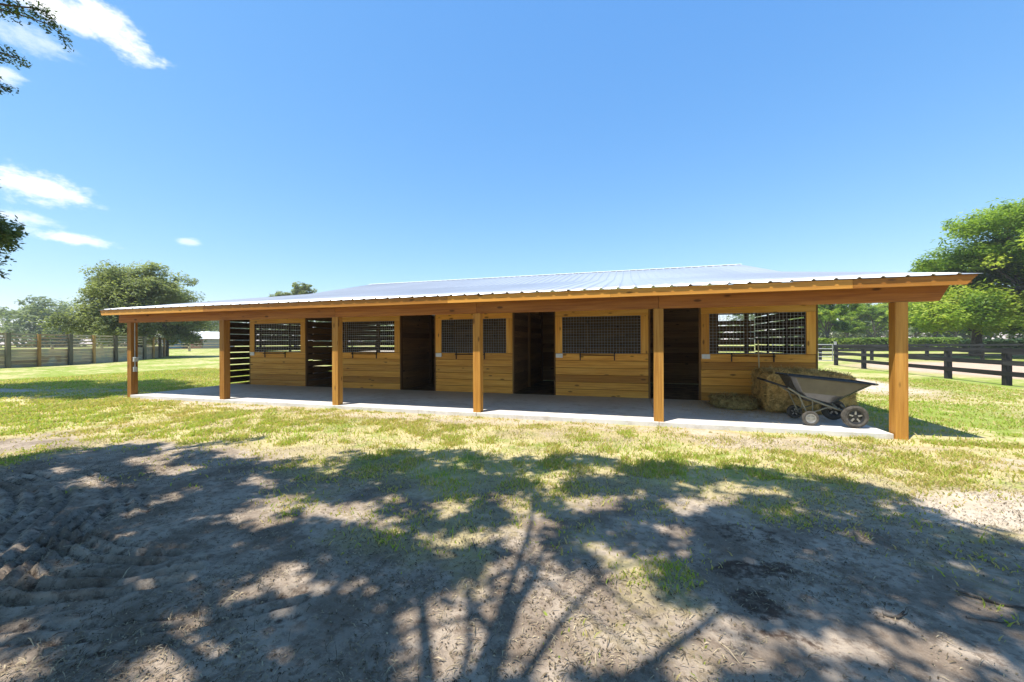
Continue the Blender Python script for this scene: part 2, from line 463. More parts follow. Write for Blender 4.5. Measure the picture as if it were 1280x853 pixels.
    gcol = t.mix(t.ss(t.math('ADD', t.math('ADD', mid, t.math('MULTIPLY', t.ss(sy.outputs[1], 11.0, 7.0), .14)), t.math('MULTIPLY', t.math('SUBTRACT', big, .5), .9)), .42, .64), ggr, gdry)
    c = t.mix(t.ss(gg, .15, .45), c, t.mix(t.ss(fine, .35, .65), (.43, .355, .20), (.33, .265, .14)))
    c = t.mix(t.ss(gg, .34, .72), c, gcol)
    t.col(c)
    t.bump(t.math('ADD', t.math('ADD', fine, t.math('MULTIPLY', mid, .6)), t.math('MULTIPLY', grit, .35)), .75, .03)
    o = np_mesh('ground', V, F, t.m, None, {'grass': ('POINT', g), 'sand': ('POINT', s), 'paddock': ('POINT', p), 'damp': ('POINT', np.maximum(dm, .62 * rm.ravel())), 'track': ('POINT', tr.ravel())}, True)
    tag(o, kind='structure')
    return xs, ys, Z
gx, gy, gZ = make_ground()
def ground_z(x, y):
    i = np.clip(np.searchsorted(gx, x) - 1, 0, len(gx) - 2); j = np.clip(np.searchsorted(gy, y) - 1, 0, len(gy) - 2)
    u = (x - gx[i]) / (gx[i + 1] - gx[i]); v = (y - gy[j]) / (gy[j + 1] - gy[j])
    return (gZ[j, i] * (1 - u) + gZ[j, i + 1] * u) * (1 - v) + (gZ[j + 1, i] * (1 - u) + gZ[j + 1, i + 1] * u) * v

# grass blades (nobody could count them)
def make_grass():
    rng = np.random.default_rng(3)
    PX = []; PY = []
    for (x0, x1, y0, y1, N) in ((-14, 6.5, 2.6, 7.7, 330000), (-26, -13.8, 5, 18, 60000), (4.2, 12, 6, 20, 45000), (-16, -13, 2.5, 8, 15000), (-8, 4, 1.5, 3.4, 26000)):
        x = rng.uniform(x0, x1, N); y = rng.uniform(y0, y1, N)
        g = grass_mask(x, y)
        clump = fbm(x * 3.3, y * 3.3, 101, 4)
        k = rng.uniform(0, 1, N) < np.clip(g * 1.35 - .10, 0, 1) * (.10 + .90 * sstep(.48, .63, clump + .14 * (y > 9) + .08 * (x < -13)))
        k &= ~((x > -14.2) & (x < 4.45) & (y > 7.66))
        PX.append(x[k]); PY.append(y[k])
    x = np.concatenate(PX); y = np.concatenate(PY); n = len(x)
    z = ground_z(x, y)
    g = grass_mask(x, y)
    big = fbm(x * .75, y * .75, 21, 4)
    h = rng.uniform(.02, .065, n) * (.6 + .7 * g); w = rng.uniform(.0028, .0058, n) * (1 + .10 * np.hypot(x, y))
    a = rng.uniform(0, 2 * np.pi, n); lean = rng.uniform(.2, 1.3, n) * h; b = rng.uniform(0, 2 * np.pi, n)
    p = np.stack([x, y, z - .004], 1); s = np.stack([np.cos(a), np.sin(a), 0 * a], 1) * w[:, None]
    tip = p + np.stack([np.cos(b) * lean, np.sin(b) * lean, h], 1)
    mid = p + np.stack([np.cos(b) * lean * .35, np.sin(b) * lean * .35, h * .6], 1)
    V = np.stack([p - s, p + s, mid + s * .8, mid - s * .8, tip], 1).reshape(-1, 3)
    base = np.arange(n)[:, None] * 5
    F = np.concatenate([base + np.array([[0, 1, 2]]), base + np.array([[0, 2, 3]]), base + np.array([[3, 2, 4]])])
    t = np.clip(rng.normal(.62, .22, n) + (big - .5) * .9 + (g - .5) * .25, 0, 1)
    t[rng.uniform(0, 1, n) < .32] = 0.05
    o = np_mesh('grass', V, F, M['grass'], None, {'tint': ('FACE', np.concatenate([t, t, t]))})
    tag(o, 'short patchy green and straw coloured grass on the sandy yard', 'grass', kind='stuff')
make_grass()

def make_litter():
    rng = np.random.default_rng(11)
    N = 150000
    y = 1.0 + 6.2 * rng.uniform(0, 1, N) ** 1.25; x = rng.uniform(-8.5, 4.5, N)
    k = (fbm(x * 1.6, y * 1.6, 201, 3) >.50 + .12 * rng.normal(0, 1, N)) ; x = x[k]; y = y[k]; n = len(x)
    z = ground_z(x, y) + .004
    L = rng.lognormal(-3.65, .5, n); W = rng.uniform(.0012, .003, n); a = rng.uniform(0, 2 * np.pi, n); el = np.abs(rng.normal(0, .22, n))
    isleaf = rng.uniform(0, 1, n) < .28
    L[isleaf] = rng.uniform(.006, .017, isleaf.sum()); W[isleaf] = rng.uniform(.003, .006, isleaf.sum())
    d = np.stack([np.cos(a) * np.cos(el), np.sin(a) * np.cos(el), np.sin(el)], 1) * L[:, None]
    s = np.stack([-np.sin(a), np.cos(a), rng.normal(0, .3, n)], 1) * W[:, None]
    p = np.stack([x, y, z], 1)
    m = p + d * .5 + np.stack([0 * x, 0 * x, .003 + .1 * L], 1)
    V = np.stack([p - s * .6, p + s * .6, m + s, m - s, p + d + s * .5, p + d - s * .5], 1).reshape(-1, 3)
    b = np.arange(n)[:, None] * 6
    F = np.concatenate([b + np.array([[0, 1, 2, 3]]), b + np.array([[3, 2, 4, 5]])])
    t = np.where(isleaf, rng.uniform(.05, 1, n) ** 1.6, rng.uniform(.1, 1, n))
    o = np_mesh('leaf_litter', V, F, M['litter'], None, {'tint': ('FACE', np.concatenate([t, t]))})
    tag(o, 'dry straw bits and fallen leaves strewn over the bare sand', 'leaf litter', kind='stuff')
make_litter()

# ------------------------------------------------------------------ stable
PX = [-14.06 + 3.66 * i for i in range(6)]
YF = 7.815; YW = 10.815; YB = 15.1
EX0, EX1 = -14.72, 5.0; YE = 7.40
def roof_z(y):
    if y < 14.9: return 2.572 + (y - YE) * .176
    if y < 19.8: return 2.572 + (14.9 - YE) * .176 + (y - 14.9) * .24
    return roof_z(19.7999) - (y - 19.8) * .24

slab = MB()
edges = [-13.97, -10.40, -6.74, -3.08, .58, 4.12]
for a, b in zip(edges[:-1], edges[1:]):
    slab.box((a + .004, 7.70, -.15), (b - .004, YW + .02, .085), 0)
o = slab.build('pavement', M['concrete'], None, bevel=.008); tag(o, kind='structure')
fl = MB(); fl.box((-14.4, YW + .025, -.1), (4.2, YB - .02, .06), 0)
t = NT('stall_dirt'); t.set(.95, 0, .1); t.col(t.mix(t.ss(t.noise(t.pos(), 3, 5), .35, .65), (.07, .045, .028), (.15, .10, .06))); t.bump(t.noise(t.pos(), 12, 4), .8, .04)
o = fl.build('stall_floor', t.m); tag(o, kind='structure')

stable = empty('stable', (-4.9, 9.3, 0))
tag(stable, 'long open fronted timber horse stable with white metal roof and porch posts', 'stable')

# roof sheet with raised ribs
def make_roof():
    prof = []  # (x, dz)
    x = EX0; rib = .3048
    k = 0
    xs = []
    while x < EX1 - .02:
        xs += [(x, 0), (x + .215, 0), (x + .235, .024), (x + .262, .024), (x + .282, 0)]
        x += rib
    xs = [(a, h) for a, h in xs if a < EX1] + [(EX1, 0)]
    ysl = [YE - .03, 9.3, 11.2, 13.1, 14.9, 17.3, 19.8, 22.0, 24.2]
    V = []
    for yy in ysl:
        z = roof_z(max(yy, YE)) if yy >= YE else 2.572 - .005
        for a, h in xs: V.append((a, yy, z + h))
    n = len(xs); m = len(ysl)
    nV = len(V)
    # underside 1 mm thick sheet so the edge reads
    V2 = [(a, b, c - .004) for a, b, c in V]
    V = np.array(V + V2)
    i = np.arange(m - 1)[:, None] * n + np.arange(n - 1)[None]
    F = np.stack([i, i + 1, i + n + 1, i + n], -1).reshape(-1, 4)
    F2 = F[:, ::-1] + nV
    e = np.arange(n - 1); E1 = np.stack([e, e + nV, e + 1 + nV, e + 1], 1)
    return np_mesh('roof', V, np.concatenate([F, F2, E1]), M['roof'], stable)
roof = make_roof()
rc = MB()
zr = roof_z(19.8)
for a in np.arange(EX0, EX1 - .1, 3.05):
    b = min(a + 3.08, EX1 + .01)
    for sg in (-1, 1):
        y0, y1 = 19.8, 19.8 + sg * .18
        P = [(a, y0, zr + .034), (b, y0, zr + .034), (b, y1, zr - .0165), (a, y1, zr - .0165)]
        if sg < 0: P = P[::-1]
        rc.poly(P, [(0, 0)] * 4)
rc.build('ridge_cap', M['whitepaint'], roof)

def obl(mb, x0, x1, y0, y1, z0, z1, cut0=0, cut1=0):
    # board along X with ends cut on the slant at the bottom
    P = []
    for i in range(8):
        top = i & 4
        x = (x1 - (0 if top else cut1)) if i & 1 else (x0 + (0 if top else cut0))
        P.append((x, y1 if i & 2 else y0, z1 if top else z0))
    mb.hexa(P, 0)
fj = [EX0 + .02, -10.6, -7.1, -3.6, -.28, 3.44, EX1 - .03]
for i, (a, b) in enumerate(zip(fj[:-1], fj[1:])):
    f = MB(); obl(f, a + .002, b - .002, YE, YE + .04, 2.415, 2.556, .06 if i == 0 else 0, .13 if i == 5 else 0)
    f.build('fascia_board', M['fascia'], stable)
bj = [-14.52, -10.40, -6.74, -3.08, .58, 4.93]
for i, (a, b) in enumerate(zip(bj[:-1], bj[1:])):
    f = MB(); obl(f, a + .003, b - .003, YF - .075, YF + .075, 2.212, 2.60, 0.0 if i == 0 else 0, .20 if i == 4 else 0)
    f.build('beam', M['beam'], stable)
posts = []
for x in PX:
    p = MB(); p.box((x - .085, YF - .085, -.25), (x + .085, YF + .085, 2.209), 2)
    posts.append(p.build('post', M['post'], stable, bevel=.006))
# electrical boxes on the left-hand post's inner face
x = PX[0] + .085
b = MB(); b.box((x + .001, YF - .05, 1.06), (x + .075, YF + .06, 1.19), 2); b.box((x + .0755, YF - .055, 1.17), (x + .16, YF + .06, 1.185), 0); b.build('outlet_cover', M['box'], posts[0], bevel=.004)
b = MB(); b.box((x + .001, YF - .045, .76), (x + .06, YF + .035, .90), 2); b.box((x + .0605, YF - .03, .78), (x + .066, YF + .02, .88), 2); b.build('outlet_box', M['box'], posts[0], bevel=.004)
b = MB(); b.tube([(x + .018, YF, .90), (x + .018, YF, 1.06)], .012); b.tube([(x + .018, YF, 1.19), (x + .018, YF, 2.2)], .012); b.build('conduit', M['box'], posts[0])
# rear posts, plate, rafters
for x in PX:
    p = MB(); p.box((x - .085, 23.5, -.25), (x + .085, 23.67, roof_z(23.58) - .16), 2); p.build('post', M['post'], stable)
for x in np.linspace(EX0 + .08, EX1 - .09, 17):
    r = MB()
    for (ya, yb) in ((YE + .05, 14.9), (14.9, 19.8), (19.8, 24.1)):
        za, zb = roof_z(ya), roof_z(yb)
        P = []
        for i in range(8):
            P.append((x + (.019 if i & 1 else -.019), (yb - .001) if i & 2 else (ya + .001), (zb if i & 2 else za) - (.012 if i & 4 else .145)))
        r.hexa(P, 1)
    r.build('rafter', M['interior'], stable)
p = MB(); p.box((-14.42, YW + .03, 2.475), (4.30, YW + .12, 2.70), 0); p.build('top_plate', M['interior'], stable)

PITCH = 3.742; XR = 4.297
zb = [.088 + .197 * i for i in range(7)]
for k in range(5):
    xr = XR - PITCH * (4 - k); xl = xr - 2.475
    f = MB()
    for i in range(6):
        f.box((xl + .002, YW, zb[i]), (xr - .002, YW + .04, zb[i + 1] - .013), 0)
    f.box((xl + .004, YW + .0415, zb[0]), (xr - .004, YW + .052, zb[6]), 0, .1)
    fw = f.build('stall_front', M['panel'], stable, bevel=.003)
    tr = MB()
    tr.box((xl, YW - .012, 1.272), (xl + .19, YW + .04, 2.283), 2); tr.box((xr - .19, YW - .012, 1.272), (xr, YW + .04, 2.283), 2)
    tr.box((xl - .0, YW - .014, 2.286), (xr, YW + .04, 2.468), 0)
    tr.build('window_frame', M['trim'], fw, bevel=.003)
    for ja in (xl - .045, xr + .003):
        jb = MB(); jb.box((ja, YW + .002, .09), (ja + .042, YW + .09, 2.468), 2); jb.build('door_jamb', M['interior'], fw)
    w = MB(); ox0, ox1 = xl + .192, xr - .192; oz0, oz1 = 1.272, 2.284
    th = .0028
    nv = 27; nh = 13
    for i in range(nv + 1):
        xx = ox0 + .01 + (ox1 - ox0 - .02) * i / nv; w.box((xx - th, YW + .012, oz0), (xx + th, YW + .018, oz1), 2, .5)
    for i in range(nh + 1):
        zz = oz0 + .01 + (oz1 - oz0 - .02) * i / nh; w.box((ox0, YW + .0185, zz - th), (ox1, YW + .0245, zz + th), 0, .5)
    w.build('wire_mesh', M['wire'], fw)
    fr = MB()
    for (a, b) in (((ox0, YW + .027, oz0), (ox0 + .03, YW + .045, oz1)), ((ox1 - .03, YW + .027, oz0), (ox1, YW + .045, oz1)), ((ox0 + .031, YW + .027, oz0), (ox1 - .031, YW + .045, oz0 + .03)), ((ox0 + .031, YW + .027, oz1 - .03), (ox1 - .031, YW + .045, oz1))):
        fr.box(a, b)
    fr.build('mesh_border', M['black_metal'], fw)
    br = MB(); xa, xb = xl + 2.475 * .28, xl + 2.475 * .65
    br.tube([(xa + .013, YW - .07, 1.225), (xb - .013, YW - .07, 1.225)], .0125)
    for xx in (xa, xb):
        br.box((xx - .013, YW - .022, 1.08), (xx + .013, YW - .001, 1.30), 2); br.box((xx - .012, YW - .085, 1.208), (xx + .012, YW - .0225, 1.242), 1)
    br.build('blanket_bar', M['black_metal'], fw)
    np_ = MB(); np_.box((xl + .012, YW - .028, 1.145), (xl + .205, YW - .0125, 1.262), 0); np_.build('name_plate', M['white'], fw, bevel=.003)

def slat_wall(mb, a, b, z0, z1, pitch, gap, th=.03):
    a = np.array(a); b = np.array(b)
    z = z0
    while z < z1 - .05:
        h = min(pitch - gap, z1 - z)
        o_ = 0 if gap > .02 else .004 * (-1) ** int(round(z / pitch))
        ex = 0 if abs(b[0] - a[0]) > abs(b[1] - a[1]) else 1
        mb.beam((a[0] + o_ * ex, a[1] + o_ * (1 - ex), z + h / 2), (b[0] + o_ * ex, b[1] + o_ * (1 - ex), z + h / 2), th, h)
        z += pitch
# end walls with open gaps
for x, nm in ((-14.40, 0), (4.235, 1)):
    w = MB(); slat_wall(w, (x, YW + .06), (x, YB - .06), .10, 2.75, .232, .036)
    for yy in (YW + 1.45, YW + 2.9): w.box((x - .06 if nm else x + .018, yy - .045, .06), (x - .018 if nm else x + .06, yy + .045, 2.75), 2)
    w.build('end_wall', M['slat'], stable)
# partitions
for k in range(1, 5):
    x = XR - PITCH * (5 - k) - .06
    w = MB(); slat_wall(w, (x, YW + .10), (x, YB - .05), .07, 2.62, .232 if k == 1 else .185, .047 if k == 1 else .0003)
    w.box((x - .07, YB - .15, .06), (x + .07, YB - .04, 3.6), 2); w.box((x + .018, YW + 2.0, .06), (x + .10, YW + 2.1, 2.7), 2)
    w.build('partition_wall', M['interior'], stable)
# rear walls
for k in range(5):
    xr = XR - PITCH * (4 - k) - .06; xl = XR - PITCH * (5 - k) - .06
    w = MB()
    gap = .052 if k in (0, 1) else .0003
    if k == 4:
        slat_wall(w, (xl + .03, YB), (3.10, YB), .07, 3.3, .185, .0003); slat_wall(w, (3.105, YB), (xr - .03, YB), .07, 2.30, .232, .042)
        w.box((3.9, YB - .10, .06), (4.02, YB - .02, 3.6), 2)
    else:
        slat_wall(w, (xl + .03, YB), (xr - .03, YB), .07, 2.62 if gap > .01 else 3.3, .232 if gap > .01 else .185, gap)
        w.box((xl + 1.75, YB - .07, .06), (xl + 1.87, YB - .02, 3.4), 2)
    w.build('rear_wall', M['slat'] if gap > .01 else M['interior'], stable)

# ------------------------------------------------------------------ hay, broom, barrow
def strand_mesh(name, pts, nrm, mat, rng, L=(.04, .12), W=(.0025, .006), tint=(0, 1), parent=None):
    n = len(pts)
    a = rng.normal(0, 1, (n, 3)); a -= nrm * (a * nrm).sum(1)[:, None] * .75; a /= np.linalg.norm(a, axis=1)[:, None]
    s = np.cross(a, nrm); s /= np.linalg.norm(s, axis=1)[:, None] + 1e-6
    l = rng.uniform(*L, n)[:, None]; w = rng.uniform(*W, n)[:, None]
    p = pts + nrm * .004; m = p + a * l * .5 + nrm * rng.uniform(.0, .02, n)[:, None]; e = p + a * l
    V = np.stack([p - s * w, p + s * w, m + s * w, m - s * w, e + s * w * .6, e - s * w * .6], 1)
    V[:, :, 2] = np.maximum(V[:, :, 2], .088)
    V = V.reshape(-1, 3)
    b = np.arange(n)[:, None] * 6
    F = np.concatenate([b + np.array([[0, 1, 2, 3]]), b + np.array([[3, 2, 4, 5]])])
    t = rng.uniform(*tint, n)
    return V, F, np.concatenate([t, t])
def lumpy(name, lo, hi, mat, seed, N, rnd=.16, lump=.06, sag=None, label='', cat='hay'):
    rng = np.random.default_rng(seed)
    lo = np.array(lo); hi = np.array(hi); c = (lo + hi) / 2; h = (hi - lo) / 2
    n = 28; V = []; F = []; NN = []
    # superellipsoid grid
    us = np.linspace(-np.pi, np.pi, 2 * n, endpoint=False); vs = np.linspace(-np.pi / 2, np.pi / 2, n)
    U, Vv = np.meshgrid(us, vs)
    sp = lambda x, e: np.sign(x) * np.abs(x) ** e
    e = rnd * 2
    X = sp(np.cos(Vv), e) * sp(np.cos(U), e); Y = sp(np.cos(Vv), e) * sp(np.sin(U), e); Z = sp(np.sin(Vv), e)
    nz = (fbm(U * 2.2 + 9 + Vv, Vv * 3.1 + 9, seed) - .5) * 2
    nz2 = (fbm(U * 7 + 20, Vv * 9 + 20, seed + 5) - .5) * 2
    k = 1 + (lump * nz + lump * .5 * nz2) / h.min() * .5
    P = np.stack([X * k, Y * k, Z * k], -1) * h + c
    if sag is not None: P[..., 2] -= sag * np.clip((P[..., 0] - c[0]) / h[0], 0, 1) ** 2 * np.clip((P[..., 2] - lo[2]) / (2 * h[2]), 0, 1)
    P[..., 2] = np.maximum(P[..., 2], .0865)
    m2 = 2 * n
    i = np.arange(n - 1)[:, None] * m2 + np.arange(m2)[None]; j = np.arange(n - 1)[:, None] * m2 + (np.arange(m2)[None] + 1) % m2
    F = np.stack([i, j, j + m2, i + m2], -1).reshape(-1, 4)
    Pv = P.reshape(-1, 3)
    # surface normals / sample strands on faces
    A, B, Cc, D = (Pv[F[:, q]] for q in range(4))
    nr = np.cross(Cc - A, D - B); ar = np.linalg.norm(nr, axis=1); nr = nr / (ar[:, None] + 1e-9)
    fi = rng.choice(len(F), N, p=ar / ar.sum()); u = rng.uniform(0, 1, (N, 1)); v = rng.uniform(0, 1, (N, 1))
    pt = (A[fi] * (1 - u) + B[fi] * u) * (1 - v) + (D[fi] * (1 - u) + Cc[fi] * u) * v
    SV, SF, ST = strand_mesh('', pt, nr[fi], mat, rng)
    allV = np.concatenate([Pv, SV]); allF = np.concatenate([F, SF + len(Pv)])
    tt = np.concatenate([np.clip(rng.normal(.35, .25, len(F)), 0, 1), ST])
    o = np_mesh(name, allV, allF, mat, None, {'tint': ('FACE', tt)})
    return tag(o, label, cat)
lumpy('hay_bale', (2.86, 9.28, .085), (4.42, 10.45, .95), M['hay'], 5, 14000, .10, .06, .10, 'big blocky bale of golden hay against the stall wall behind the wheelbarrow', 'hay bale')
lumpy('hay_heap', (1.93, 9.55, .07), (2.78, 10.45, .31), M['hay_green'], 8, 5000, .30, .07, None, 'low flattened heap of loose hay on the concrete left of the big bale', 'hay')

def spilled():
    rng = np.random.default_rng(44); N = 3200
    x = rng.normal(2.5, .75, N); y = rng.normal(9.6, .62, N)
    k = (x > .2) & (x < 4.05) & (y > 7.75) & (y < 10.78); x = x[k]; y = y[k]
    V, F, t = strand_mesh('', np.column_stack([x, y, x * 0 + .0855]), np.tile(np.array([0, 0, 1.]), (len(x), 1)), None, rng, (.03, .10), (.0012, .003))
    o = np_mesh('spilled_hay', V, F, M['hay'], None, {'tint': ('FACE', t)}); tag(o, 'loose wisps of hay scattered over the concrete round the bale', 'hay', kind='stuff')
spilled()
br = empty('broom', (2.93, 10.1, .085)); tag(br, 'stable broom with long pale wooden handle leaning beside the hay bale', 'broom')
b = MB(); a0 = np.array((2.93, 10.10, .34)); a1 = np.array((3.09, 10.79, 1.60)); b.tube([a0 + (a0 - a1) * .06, a0, (a0 + a1) / 2 + np.array((0, .004, 0)), a1], .0145, 8); b.build('handle', M['handle'], br)
b = MB()
b.box((2.72, 10.03, .245), (3.10, 10.12, .30), 0)
b.build('broom_head', M['black_metal'], br, bevel=.01)
b = MB()
rng = random.Random(4)
for i in range(60):
    xx = 2.735 + .35 * i / 59; yy = 10.075 + rng.uniform(-.035, .035)
    b.beam((xx, yy, .244), (xx + rng.uniform(-.03, .03), yy + rng.uniform(-.04, .04), .09), .014, .014)
b.build('bristles', M['bristle'], br)

def make_barrow():
    root = empty('wheelbarrow', (3.45, 8.4, .085)); tag(root, 'black tub wheelbarrow on four wheels parked on the slab corner by the hay', 'wheelbarrow')
    YN, YFAR = 8.06, 8.76; ym = (YN + YFAR) / 2; W = (YFAR - YN) / 2
    # tub: open shell as stacked rings; ring = (x0, x1, halfwidth, z0, z1)
    rings = [(3.12, 3.56, .19, .50, .455), (2.96, 3.74, .27, .67, .60), (2.83, 4.09, W, .955, .83)]
    def ring(r, off=0):
        x0, x1, hw, z0, z1 = r
        pts = []
        c = .07
        for (x, y) in ((x0, -hw + c), (x0 + c, -hw), (x1 - c * 1.4, -hw), (x1, -hw + c * 1.6), (x1, hw - c * 1.6), (x1 - c * 1.4, hw), (x0 + c, hw), (x0, hw - c)):
            f = (x - x0) / (x1 - x0); cx = (x0 + x1) / 2
            xx = cx + (x - cx) * (1 - off / .4); yy = y * (1 - off / .35)
            pts.append((xx, ym + yy, z0 + (z1 - z0) * f + off * 1.0))
        return pts
    tb = MB()
    outer = [ring(r) for r in rings]; inner = [ring((r[0], r[1], r[2], r[3], r[4]), .014) for r in rings]
    inner[2] = [(a[0], a[1], b_[2]) for a, b_ in zip(inner[2], outer[2])]
    def skin(A, B, flip=False):
        for i in range(8):
            j = (i + 1) % 8
            q = [A[i], A[j], B[j], B[i]]
            tb.poly(q[::-1] if flip else q, [(0, 0)] * 4, .5, False)
    skin(outer[0], outer[1]); skin(outer[1], outer[2]); skin(inner[0], inner[1], True); skin(inner[1], inner[2], True); skin(outer[2], inner[2])
    tb.poly(outer[0][::-1], [(0, 0)] * 8); tb.poly(inner[0], [(0, 0)] * 8)
    tub = tb.build('tub', M['tub'], root, bevel=.012)
    rm = MB(); rp = ring((2.80, 4.13, W + .03, .962, .832)); rm.tube(rp + [rp[0]], .016, 8)
    rm.build('rim', M['tubin'], tub)
    fr = MB()
    for y in (ym - .22, ym + .22):
        fr.tube([(2.82, y, .735), (3.02, y, .60), (3.45, y, .425), (3.60, y, .37), (3.75, y, .33)], .018)
        fr.tube([(2.98, y, .63), (3.12, y, .27)], .014); fr.tube([(3.13, y, .28), (3.47, y, .42)], .012); fr.tube([(3.2, y, .52), (3.2, y, .30)], .010)
        fr.tube([(3.75, y, .34), (3.62, y, .46)], .016)
    fr.tube([(3.12, YN + .06, .235), (3.12, YFAR - .06, .235)], .012); fr.tube([(3.76, YN + .05, .305), (3.76, YFAR - .05, .305)], .015)
    fr.tube([(3.02, ym - .22, .60), (3.02, ym + .22, .60)], .014)
    fr.build('frame', M['frame'], root)
    hd = MB()
    for y in (ym - .2, ym + .2): hd.tube([(2.82, y, .737), (2.46, y, .865)], .0165)
    hd.tube([(2.46, ym - .2, .865), (2.44, ym - .14, .872), (2.44, ym + .14, .872), (2.46, ym + .2, .865)], .018)
    hd.build('handle', M['black_metal'], root)
    def wheel(x, y, r, w, name, rimmat):
        wm = MB(); wm.lathe((x, y, .0875 + r), (0, 1, 0), [(r * .62, -w * .42), (r * .80, -w * .5), (r * .95, -w * .40), (r, -w * .15), (r, w * .15), (r * .95, w * .40), (r * .80, w * .5), (r * .62, w * .42), (r * .62, -w * .42)], 28)
        wo = wm.build(name, M['tyre'], root)
        rm_ = MB(); rm_.lathe((x, y, .0875 + r), (0, 1, 0), [(0, -w * .30), (r * .16, -w * .32), (r * .18, -w * .18), (r * .46, -w * .12), (r * .52, -w * .38), (r * .63, -w * .44), (r * .63, w * .44), (r * .52, w * .38), (r * .46, w * .12), (r * .18, w * .18), (0, w * .3)], 24)
        rm_.build('wheel_rim', rimmat, wo)
        for q in range(5):
            a = q * 2 * math.pi / 5 + .3
            sp = MB(); sp.beam((x + math.cos(a) * r * .19, y, .0875 + r + math.sin(a) * r * .19), (x + math.cos(a) * r * .53, y, .0875 + r + math.sin(a) * r * .53), r * .13, w * .62, up=(0, 1, 0)); sp.build('spoke', M['rim'], wo)
    wheel(3.76, YN - .01, .195, .095, 'wheel', M['rimdark']); wheel(3.76, YFAR + .01, .195, .095, 'wheel', M['rimdark'])
    wheel(3.12, YN + .01, .13, .06, 'caster', M['rim']); wheel(3.12, YFAR - .01, .13, .06, 'caster', M['rimdark'])
make_barrow()

# ------------------------------------------------------------------ fences
def bearing(px):
    a = (px - 640) / 483.51; c, s = math.cos(.2876), math.sin(.2876)
    v = np.array((c * a - s, s * a + c)); return v
def arena_fence():
    root = empty('arena_fence', (-40, 18, 0)); tag(root, 'tall weathered board fence with alternating dark and yellow posts round the riding arena', 'fence')
    # stations along the fence (x, y, dark?)
    st = [(*(bearing(px) * d), dk) for px, d, dk in ((-150, 22.5, 1), (-85, 23.4, 0), (-34, 24.4, 0), (9.8, 25.6, 1), (49, 27.2, 0), (88, 29.4, 1), (117.6, 31.6, 0), (144.7, 34.2, 1), (164, 36.6, 0), (180.8, 39.2, 1), (192, 41.6, 0), (200, 44.0, 1), (205.4, 46, 0), (209.3, 48, 1))]
    # keep each station on its sight-line order; heights grow slightly with the falling ground
    for (x, y, dk) in st:
        z = zg(x, y); w = .105 if dk else .07
        p = MB(); p.box((x - w + .0, y - w, z - .3), (x + w, y + w, z + 2.32 + random.uniform(-.03, .05)), 2)
        p.build('post', M['old_post'] if dk else M['new_post'], root)
    bd = MB(); rl = MB()
    for (a, b) in zip(st[:-1], st[1:]):
        A = np.array(a[:2]); B = np.array(b[:2]); d = B - A; nrm = np.array((-d[1], d[0])) / np.linalg.norm(d)
        A = A + nrm * .14; B = B + nrm * .14
        za, zb_ = zg(*A), zg(*B)
        for i in range(5):
            bd.beam((A[0], A[1], za + .12 + .25 * i), (B[0], B[1], zb_ + .12 + .25 * i), .05, .243)
        for h, hh in ((1.52, .09), (1.78, .12), (2.02, .12), (2.25, .12)):
            rl.beam((A[0], A[1], za + h), (B[0], B[1], zb_ + h), .05, hh)
    bd.build('kick_board', M['grey_board'], root); rl.build('rail', M['grey_board'], root)
arena_fence()

def rail_fence(name, label, pts, mat, h=1.3, rails=(1.2, .82, .45), rw=.15, pw=.075, group=None, postmat=None, rails_mat=None):
    root = empty(name, (*pts[0], zg(*pts[0]))); tag(root, label, 'fence', group)
    for (x, y) in pts:
        p = MB(); z = zg(x, y); p.box((x - pw, y - pw, z - .3), (x + pw, y + pw, z + h), 2); p.build('post', postmat or mat, root)
    for r in rails:
        m = MB()
        for a, b in zip(pts[:-1], pts[1:]):
            d = np.array(b) - np.array(a); nrm = np.array((-d[1], d[0])) / np.linalg.norm(d) * (pw + .014)
            s = 1 if np.dot(nrm, np.array(a)) < 0 else -1
            A = np.array(a) + nrm * s; B = np.array(b) + nrm * s
            m.beam((A[0], A[1], zg(*a) + r), (B[0], B[1], zg(*b) + r + random.uniform(-.012, .012)), .026, rw)
        m.build('rail', rails_mat or mat, root)
    return root
P0 = np.array((13.40, 29.3)); 
front = [(12.98, 29.9), (12.86, 26.6), (12.80, 23.4), (12.78, 20.5), (12.84, 18.0), (12.95, 15.5), (13.1, 13.0)]
rail_fence('paddock_fence', 'black three board fence running past the porch corner towards the right', front, M['black_board'], 1.32, (1.215, .80, .42), .17, .085)
back = [(15.2, 37.5), (19.0, 38.2), (23.0, 39.0), (27.0, 39.9), (31.2, 40.8), (35.4, 41.7), (39.6, 42.6)]
rail_fence('paddock_fence', 'black board fence along the far side of the sandy paddock below the hedge', back, M['black_board'], 1.32, (1.22, .84, .46), .15, .085)
# far left dark fence
rail_fence('board_fence', 'low dark fence in the distance in front of the red barn', [(-66 + 4.0 * i, 66 + 2.9 * i) for i in range(9)], M['black_board'], 1.35, (1.25, .85), .2, .13)
rail_fence('board_fence', 'far brown rail fence seen through the gaps of the arena fence', [(-95 + 4.0 * i, 30 + 4.0 * i) for i in range(9)], M['grey_board'], 1.5, (1.4, .95, .5), .2, .13)
rail_fence('pasture_fence', 'thin pale fence among the orchard trunks behind the hedge', [(24 + 7.0 * i, 92 - 1.8 * i) for i in range(12)], M['grey_paint'], 1.6, (1.5, 1.0), .12, .09)

